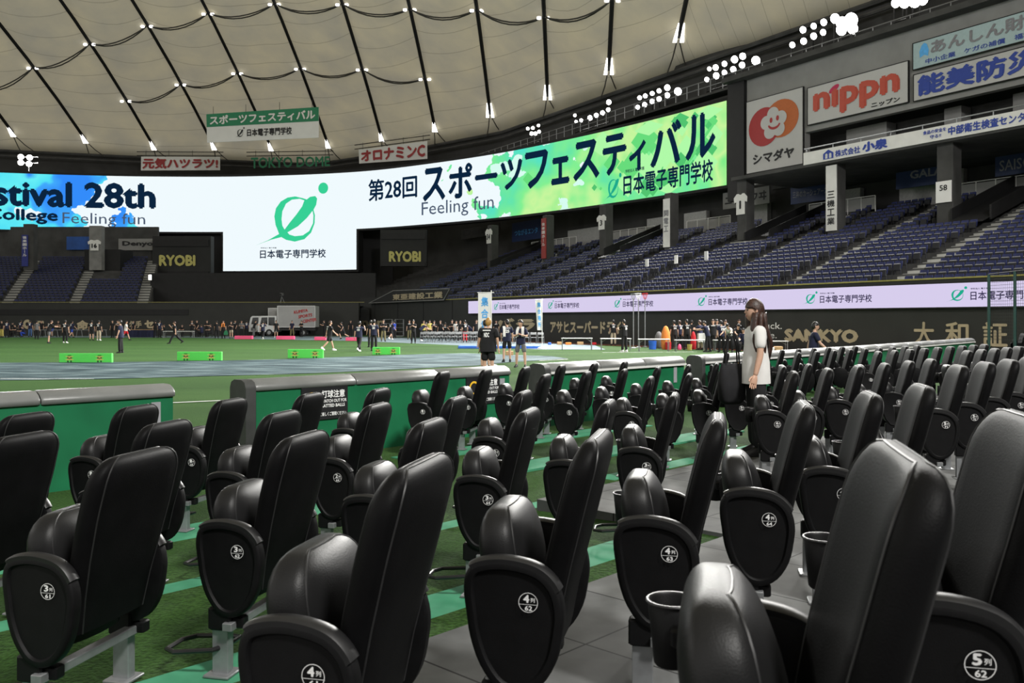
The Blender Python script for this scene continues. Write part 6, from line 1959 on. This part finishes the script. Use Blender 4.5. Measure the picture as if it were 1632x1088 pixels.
# trucks
def truck(label, x, y, L_, boxh, m_box, lettering):
    r = thing('box_truck', label, 'truck', (x, y, 0), 0, 'trucks parked at the field wall')
    q = MB(); q.bbox((L_ * .18, 1.0, .95 + boxh / 2), (L_ * .66, 2.0, boxh), .03); bx = q.build('cargo_box', M[m_box], r, False)
    q = MB()
    for e in ((-.15 * L_, .95), (-.15 * L_, .95 + boxh)):
        q.box((L_ * .18, -.012, e[1]), (L_ * .67, .03, .06))
    for ex in (-.15, .51):
        q.box((L_ * ex, -.012, .95 + boxh / 2), (.06, .03, boxh))
    q.build('edge_trim', M['truck_white'], bx, False)
    fr = [(-.50 * L_, .45), (-.50 * L_, 1.15), (-.47 * L_, 1.95), (-.44 * L_, 2.12), (-.17 * L_, 2.12), (-.17 * L_, .45)]
    q = MB(); q.loft([[Vector((a, yy, z_)) for a, z_ in fr] for yy in (.02, .08, 1.92, 1.98)]); cb = q.build('cab', M['truck_white'], r, False)
    q = MB(); q.loft([[Vector((a, yy, z_)) for a, z_ in ((-.455 * L_, 1.25), (-.43 * L_, 1.95), (-.33 * L_, 1.98), (-.33 * L_, 1.25))] for yy in (-.005, .03)])
    q.loft([[Vector((a, yy, z_)) for a, z_ in ((-.31 * L_, 1.15), (-.31 * L_, 1.98), (-.20 * L_, 1.98), (-.20 * L_, 1.10))] for yy in (-.005, .03)]); q.build('side_window', M['glass_dark'], cb, False)
    q = MB(); q.loft([[Vector((-.506 * L_ + d_, yy, 1.20)), Vector((-.478 * L_ + d_, yy, 1.92)), Vector((-.470 * L_ + d_, yy, 1.92)), Vector((-.498 * L_ + d_, yy, 1.20))] for yy, d_ in ((.2, 0), (1.8, 0))]); q.build('windscreen', M['glass_dark'], cb, False)
    q = MB(); q.box((-.503 * L_, 1.0, .75), (.05, 1.5, .4)); q.box((-.42 * L_, -.01, .72), (.5, .03, .34)); q.build('grille', M['greycloth'], cb, False)
    q = MB(); q.box((.1 * L_, 1.0, .72), (L_ * .8, 1.2, .22)); q.build('chassis', M['black_metal'], r, False)
    for wx in (-.30 * L_, .30 * L_):
        for wy in (.12, 1.75):
            q = MB(); ax = Matrix.Rotation(PI / 2, 3, 'X'); q.lathe((wx, wy, .38), [(.20, -.11), (.36, -.11), (.38, -.07), (.38, .07), (.36, .11), (.20, .11)], 18, ax=ax); wl = q.build('wheel', M['tyre'], r, True, .7)
            q = MB(); q.lathe((wx, wy, .38), [(.05, -.125), (.19, -.115), (.19, .115), (.05, .125)], 14, ax=ax); q.build('hub', M['steel'], wl, True, .7)
    if lettering:
        q = MB()
        for i, s_ in enumerate(('KUMIYA', 'SPORTS', 'CENTER')):
            fx, fz = (.14 + .14 * i * .55) * L_, .95 + boxh * (.62 - .215 * i)
            f_ = lambda a, b_: Vector((fx + a, -.03, fz + b_ + a * .16))
            letter(q, s_, f_, 0, 1.45, 0, .34, 0, .045)
        q.build('lettering', M['red_ink'], bx, False)
    return r
tp = at(474, 520, 93)
truck('white box truck with red KUMIYA SPORTS CENTER lettering', at(459, 520, 93).x, 92.2, 5.9, 2.2, 'truck_grey', True)
truck('plain grey box truck half hidden behind the white truck', at(434, 520, 93).x, 94.6 - 1.0, 6.0, 2.0, 'truck_grey', False).location.y = 94.8
# flags
def flag(px, ytop, d, w, h, txt, label, tilt=0.0):
    p = at(px, ytop, d); x = p.x; top = p.z
    r = thing('banner_flag', label, 'flag', (x, d, 0), 0, 'white vertical flags on poles')
    q = MB(); q.tube([Vector((0, 0, .05)), Vector((0, 0, top + .08))], .02, 6); q.tube([Vector((.10, 0, top)), Vector((-w - .03, 0, top))], .012, 5); q.build('pole', M['sign_white'], r)
    q = MB(); q.lathe((0, 0, 0), [(.28, .0), (.28, .05), (.18, .12), (.06, .14)], 14); q.build('base', M['sign_white'], r)
    q = MB(); nx, nz = 5, 12
    def fp(a, c, off=0):
        return Vector((-w * a - .16 * 0 + tilt * (1 - c) * a, off + .04 * math.sin(a * 5 + c * 4) , top - .02 - h * (1 - c)))
    fr, bk = [], []
    for j in range(nz + 1):
        ring = [fp(i / nx, j / nz, -.004) for i in range(nx + 1)] + [fp(i / nx, j / nz, .004) for i in range(nx, -1, -1)]
        fr.append(ring)
    q.loft(fr); sh = q.build('cloth', M['sign_white'], r, True, 1.0)
    q = MB(); n = len(txt)
    for i, ch in enumerate(txt):
        c1 = .93 - i * .88 / n; c0 = c1 - .70 / n
        vs_, fs_, _ = glyphs(ch, 0, .03)
        q.add([fp(.78 - .56 * x_, c0 + (c1 - c0) * y_, -.012 - .001 * l_) for x_, y_, l_ in vs_], fs_)
    q.build('lettering', M['sky_ink'], sh, False)
flag(783, 466, 31, .46, 1.9, '集合場所', 'nearer white flag with blue characters behind the heavy person')
flag(864, 477.5, 51.6, .40, 1.75, '集合場所', 'farther white flag with blue characters, standing on its round base', .12)
# three ball baskets on tall poles
for px, ytop, m_, lb in ((1009.5, 468, 'steel', 'leftmost basket on a tall pole in front of the ribbon screen'), (1017.5, 467.5, 'sign_white', 'middle white basket on a tall pole in front of the ribbon screen'), (1028, 467.5, 'redcloth', 'red basket on a tall pole in front of the ribbon screen')):
    d = {1009.5: 52.8, 1017.5: 54.0, 1028: 55.2}[px]; p = at(px, ytop, d)
    r = thing('ball_basket', lb, 'basket', (p.x, d, 0), 0, 'ball baskets on poles')
    q = MB(); q.tube([Vector((0, 0, 0)), Vector((0, 0, p.z - .3))], .028, 6); q.build('pole', M['steel'], r)
    q = MB(); q.lathe((0, 0, 0), [(.15, 0), (.15, .04), (.05, .08)], 12); q.build('base', M['steel'], r)
    q = MB(); t_ = p.z
    for z_, rr in ((t_, .17), (t_ - .12, .14), (t_ - .25, .10), (t_ - .36, .05)):
        q.tube([Vector((rr * math.cos(2 * PI * k / 12), rr * math.sin(2 * PI * k / 12), z_)) for k in range(12)], .014 if z_ == t_ else .007, 4, closed=True)
    for k in range(10):
        a = 2 * PI * k / 10
        q.tube([Vector((rr * math.cos(a), rr * math.sin(a), z_)) for z_, rr in ((t_, .17), (t_ - .12, .14), (t_ - .25, .10), (t_ - .36, .05))], .006, 4)
    q.build('net_basket', M[m_], r)
# folding chairs
def folding_chair():
    r = thing('folding_chair', '', 'chair')
    for sx in (-1, 1):
        q = MB(); q.tube([Vector((sx * .21, .20, .0)), Vector((sx * .21, -.10, .45)), Vector((sx * .21, -.20, .80))], .014, 6); q.build('leg', M['steel'], r)
        q = MB(); q.tube([Vector((sx * .19, -.22, .0)), Vector((sx * .19, .16, .44))], .014, 6); q.build('leg', M['steel'], r)
    for y_, z_ in ((.17, .04), (-.20, .03)):
        q = MB(); q.tube([Vector((-.2, y_, z_)), Vector((.2, y_, z_))], .012, 5); q.build('crossbar', M['steel'], r)
    q = MB(); q.bbox((0, .03, .44), (.38, .36, .035), .01); q.build('seat', M['steel'], r)
    q = MB(); q.bbox((0, -.185, .72), (.42, .025, .16), .008, RXm(10)); q.build('backrest', M['steel'], r)
    return r
fc = folding_chair(); first = True
for i in range(24):
    if i < 18:
        g_ = ground(674 + 11.4 * (i % 9) + (5 if i > 8 else 0), 546.2 if i < 9 else 544.6); lb = 'silver folding chair in the %s line before the standing group, place %d from the left' % ('nearer' if i < 9 else 'farther', i % 9 + 1)
    else:
        g_ = ground(803 + 11.8 * (i - 18), 547.5); lb = 'silver folding chair in the short line behind the towel pair, place %d' % (i - 17)
    o = fc if first else copy_tree(fc); first = False
    o.location = (g_.x, g_.y, 0); o.rotation_euler = (0, 0, math.radians(176 + 4 * (i % 3)))
    o['label'] = lb; o['group'] = 'silver folding chairs'
# assorted kit
c_ = at(449, 476, 100.5)
r = thing('broadcast_camera', 'small camera on a tripod on the dark centre-field platform', 'camera', (c_.x, c_.y, 3.28))
for k in range(3):
    a = 2 * PI * k / 3 + .4
    q = MB(); q.tube([Vector((.45 * math.cos(a), .45 * math.sin(a), 0)), Vector((0, 0, 1.1))], .03, 5); q.build('leg', M['steel'], r)
q = MB(); q.bbox((0, 0, 1.3), (.3, .7, .34), .03); q.build('body', M['greycloth'], r)
q = MB(); q.lathe((0, -.35, 1.3), [(.10, 0), (.12, .25)], 12, ax=Matrix.Rotation(PI / 2, 3, 'X')); q.build('lens', M['black'], r)
def crate(name, px0, px1, y0, y1, m, label, cat, depth=.5, z=0.0):
    a, c = ground(px0, y1), ground(px1, y1); d = a.y; w = (px1 - px0) / FX * d; h = (y1 - y0) / FX * d
    q = MB(); q.bbox(((a.x + c.x) / 2, d + depth / 2, z + h / 2), (w, depth, h), min(.02, h * .2)); o = q.build(name, M[m], None, False)
    return tag(o, label, cat)
crate('gym_mat', 730, 862, 551.2, 555.4, 'blue_mat', 'long blue gym mat lying behind the pair with towels', 'mat', 1.2)
crate('cardboard_box', 806, 818, 559.5, 566.5, 'cardboard', 'brown cardboard box on the turf behind the grey shorts', 'box', .4)
crate('cardboard_box', 1236, 1248, 552, 562.5, 'cardboard', 'brown cardboard box below the table right of the woman', 'box', .4)
crate('plastic_tub', 1226, 1234.5, 553.5, 562.5, 'sign_white', 'white plastic tub beside the cardboard box', 'tub', .35)
crate('display_board', 564.5, 596, 512, 533.2, 'blue_panel', 'blue panel leaning at the field wall', 'panel', .3)
def cage(px, label):
    g_ = ground(px, 537.5); r = thing('roll_cage', label, 'cart', (g_.x, g_.y, 0), 0, 'steel roll cages at the wall')
    q = MB(); w, h = .8, 1.75
    for sx in (-1, 1):
        for sy in (0, .6):
            q.tube([Vector((sx * w / 2, sy, .1)), Vector((sx * w / 2, sy, h))], .02, 5)
    for z_ in (.15, .55, .95, 1.35, h):
        q.tube([Vector((-w / 2, 0, z_)), Vector((w / 2, 0, z_)), Vector((w / 2, .6, z_)), Vector((-w / 2, .6, z_))], .014, 5, closed=True)
    q.build('frame', M['steel'], r)
    q = MB(); q.box((0, .3, .12), (w, .6, .04)); q.build('floor_plate', M['steel'], r)
    for sx in (-1, 1):
        q = MB(); q.lathe((sx * .3, .3, .05), [(.02, -.02), (.05, -.02), (.05, .02), (.02, .02)], 10, ax=Matrix.Rotation(PI / 2, 3, 'Y')); q.build('caster', M['tyre'], r)
cage(618, 'steel roll cage behind the person in black shorts'); cage(636, 'steel roll cage right of the blue-shirted person')
g_ = ground(227, 537.5)
r = thing('cloth_table', 'long table under a navy cloth in the left crowd', 'table', (g_.x, g_.y, 0))
q = MB(); q.bbox((0, .3, .74), (2.6, .7, .04), .01); q.build('tabletop', M['cardboard'], r, False)
q = MB(); q.loft([[Vector((-1.3 + 2.6 * i / 26, -.07 + .02 * math.sin(i * 1.7), z_)) for i in range(27)] + [Vector((1.3 - 2.6 * i / 26, -.04 + .02 * math.sin(i * 1.7), z_)) for i in range(27)] for z_ in (.02, .72)]); q.build('cloth', M['navy'], r, True, 1.2)
for px, lb in ((271, 'folding table with a pale top left of the striding person'), (296, 'folding table with a pale top right of the striding person')):
    table(px - 12, px + 12, 527.5, 538.3, lb)
r = thing('crowd_rail', 'low steel rail in front of the left crowd', 'barrier', ground(112, 537.2))
q = MB(); q.tube([Vector((-3.6, 0, .72)), Vector((3.6, 0, .72))], .03, 6); q.build('top_bar', M['steel'], r)
for i in range(13):
    q = MB(); q.tube([Vector((-3.6 + .6 * i, .0, .0)), Vector((-3.6 + .6 * i + (.1 if i % 2 else -.1), 0, .72))], .02, 5); q.build('upright', M['steel'], r)
# soft toys and tubs behind the tables
def tub(px, y0, y1, wpx, m, label, cat, shape='ball'):
    g_ = ground(px, y1); d = g_.y; w = wpx / FX * d; h = (y1 - y0) / FX * d
    q = MB()
    if shape == 'ball':
        q.lathe((g_.x, d, .0), [(w * .38, 0), (w * .5, h * .12), (w * .52, h * .4), (w * .42, h * .75), (w * .2, h * .96), (.01, h)], 14)
    elif shape == 'cone':
        q.lathe((g_.x, d, 0), [(w * .5, 0), (w * .5, h * .08), (w * .28, h * .12), (w * .1, h * .97), (.01, h)], 14)
    else:
        q.lathe((g_.x, d, 0), [(w * .42, 0), (w * .5, h * .95), (w * .52, h), (w * .46, h), (w * .4, h * .1)], 14)
    o = q.build(label.split(' ')[0] if False else cat.replace(' ', '_'), M[m], None, True, .8)
    return tag(o, label, cat, 'coloured play equipment behind the tables')
tub(1061, 519, 556.5, 15, 'orangecloth', 'large orange inflatable with round top behind the tables', 'inflatable')
tub(1050, 528, 555, 14, 'greycloth', 'grey sack left of the orange inflatable', 'sack')
tub(1032, 528.5, 537, 5, 'fence_green', 'small green marker cone behind the table of toys', 'marker cone', 'cone')
tub(1040, 543, 556.5, 13, 'blue_mat', 'blue tub in front of the grey sack', 'tub', 'tub')
tub(1065, 545, 557, 10, 'redcloth', 'red tub at the foot of the orange inflatable', 'tub', 'tub')
tub(1105, 528, 556.5, 9, 'redcloth', 'tall red plastic toy beside the broad numbered person', 'toy')
tub(1083, 548, 557.5, 6, 'pink', 'small pink ball-shaped toy among the legs', 'ball')
tub(1099, 548.5, 557.8, 8, 'yellowcloth', 'yellow tub under the table with the red toy', 'tub', 'tub')
g_ = ground(1122, 557.5)
q = MB(); q.loft([[Vector((g_.x + a, g_.y - .35 + b_, z_)) for a, b_ in ((-.38 + .01, 0), (.36, 0), (.36, .35), (-.38, .35))] for z_ in (.45, .47, .92, .94)]); o = q.build('white_box', M['sign_white'], None, False)
tag(o, 'white box carried by the people behind the tables', 'box')
for i, (px, w_, m_, lb) in enumerate(((876, 5, 'blue_mat', 'small blue carton at the wall behind the leftmost table'), (892, 8, 'cardboard', 'low brown carton at the wall behind the leftmost table'), (906, 9, 'orangecloth', 'low orange bundle at the wall behind the leftmost table'), (925, 10, 'cardboard', 'long brown carton at the wall behind the leftmost table'), (947, 7, 'redcloth', 'red bundle at the wall between the first two tables'))):
    crate('bundle', px - w_ / 2, px + w_ / 2, 545.5 - (i % 2), 549.5, m_, lb, 'bundle', .3)
# net on dark green poles at the right
net_m = bpy.data.materials.new('black_netting'); net_m.use_nodes = True
nt = net_m.node_tree; N, L = nt.nodes, nt.links
p_ = N['Principled BSDF']; p_.inputs['Base Color'].default_value = (.01, .012, .012, 1)
uvn = N.new('ShaderNodeTexCoord'); bk = N.new('ShaderNodeTexBrick'); bk.offset = 0; bk.inputs['Scale'].default_value = 1; bk.inputs['Brick Width'].default_value = .12; bk.inputs['Row Height'].default_value = .12; bk.inputs['Mortar Size'].default_value = .006
L.new(uvn.outputs['UV'], bk.inputs['Vector'])
trn = N.new('ShaderNodeBsdfTransparent'); mxs = N.new('ShaderNodeMixShader')
L.new(bk.outputs['Fac'], mxs.inputs[0]); L.new(trn.outputs[0], mxs.inputs[1]); L.new(p_.outputs[0], mxs.inputs[2]); L.new(mxs.outputs[0], N['Material Output'].inputs[0])
pa, pb, pc = at(1576, 437, 34), at(1617.5, 432, 32.5), at(1700, 424, 30)
r = thing('net_screen', 'black net on dark green poles at the right edge', 'net', (pa.x, pa.y, 0))
for p in (pa, pb, pc):
    q = MB(); b0 = Vector((p.x - pa.x, p.y - pa.y, 0)); q.tube([b0, b0 + Vector((0, 0, p.z))], .055, 8); q.build('pole', M['net_green'], r)
q = MB(); q.tube([Vector((p.x - pa.x, p.y - pa.y, p.z)) for p in (pa, pb, pc)], .02, 5); q.build('top_rope', M['black'], r)
q = MB()
for a, c in ((pa, pb), (pb, pc)):
    A, C_ = Vector((a.x - pa.x, a.y - pa.y, 0)), Vector((c.x - pa.x, c.y - pa.y, 0))
    q.add([A + Vector((0, 0, .9)), C_ + Vector((0, 0, .9)), C_ + Vector((0, 0, c.z)), A + Vector((0, 0, a.z))], [(0, 1, 2, 3)])
me = q.mesh('netting', net_m, False); uvl = me.uv_layers.new(name='UVMap')
for lp in me.loops:
    v = me.vertices[lp.vertex_index].co; uvl.data[lp.index].uv = (math.hypot(v.x, v.y), v.z)
obj('netting', me, r)
for o in list(bpy.data.objects):
    for kk in ('_hands', '_neck'):
        if kk in o:
            del o[kk]
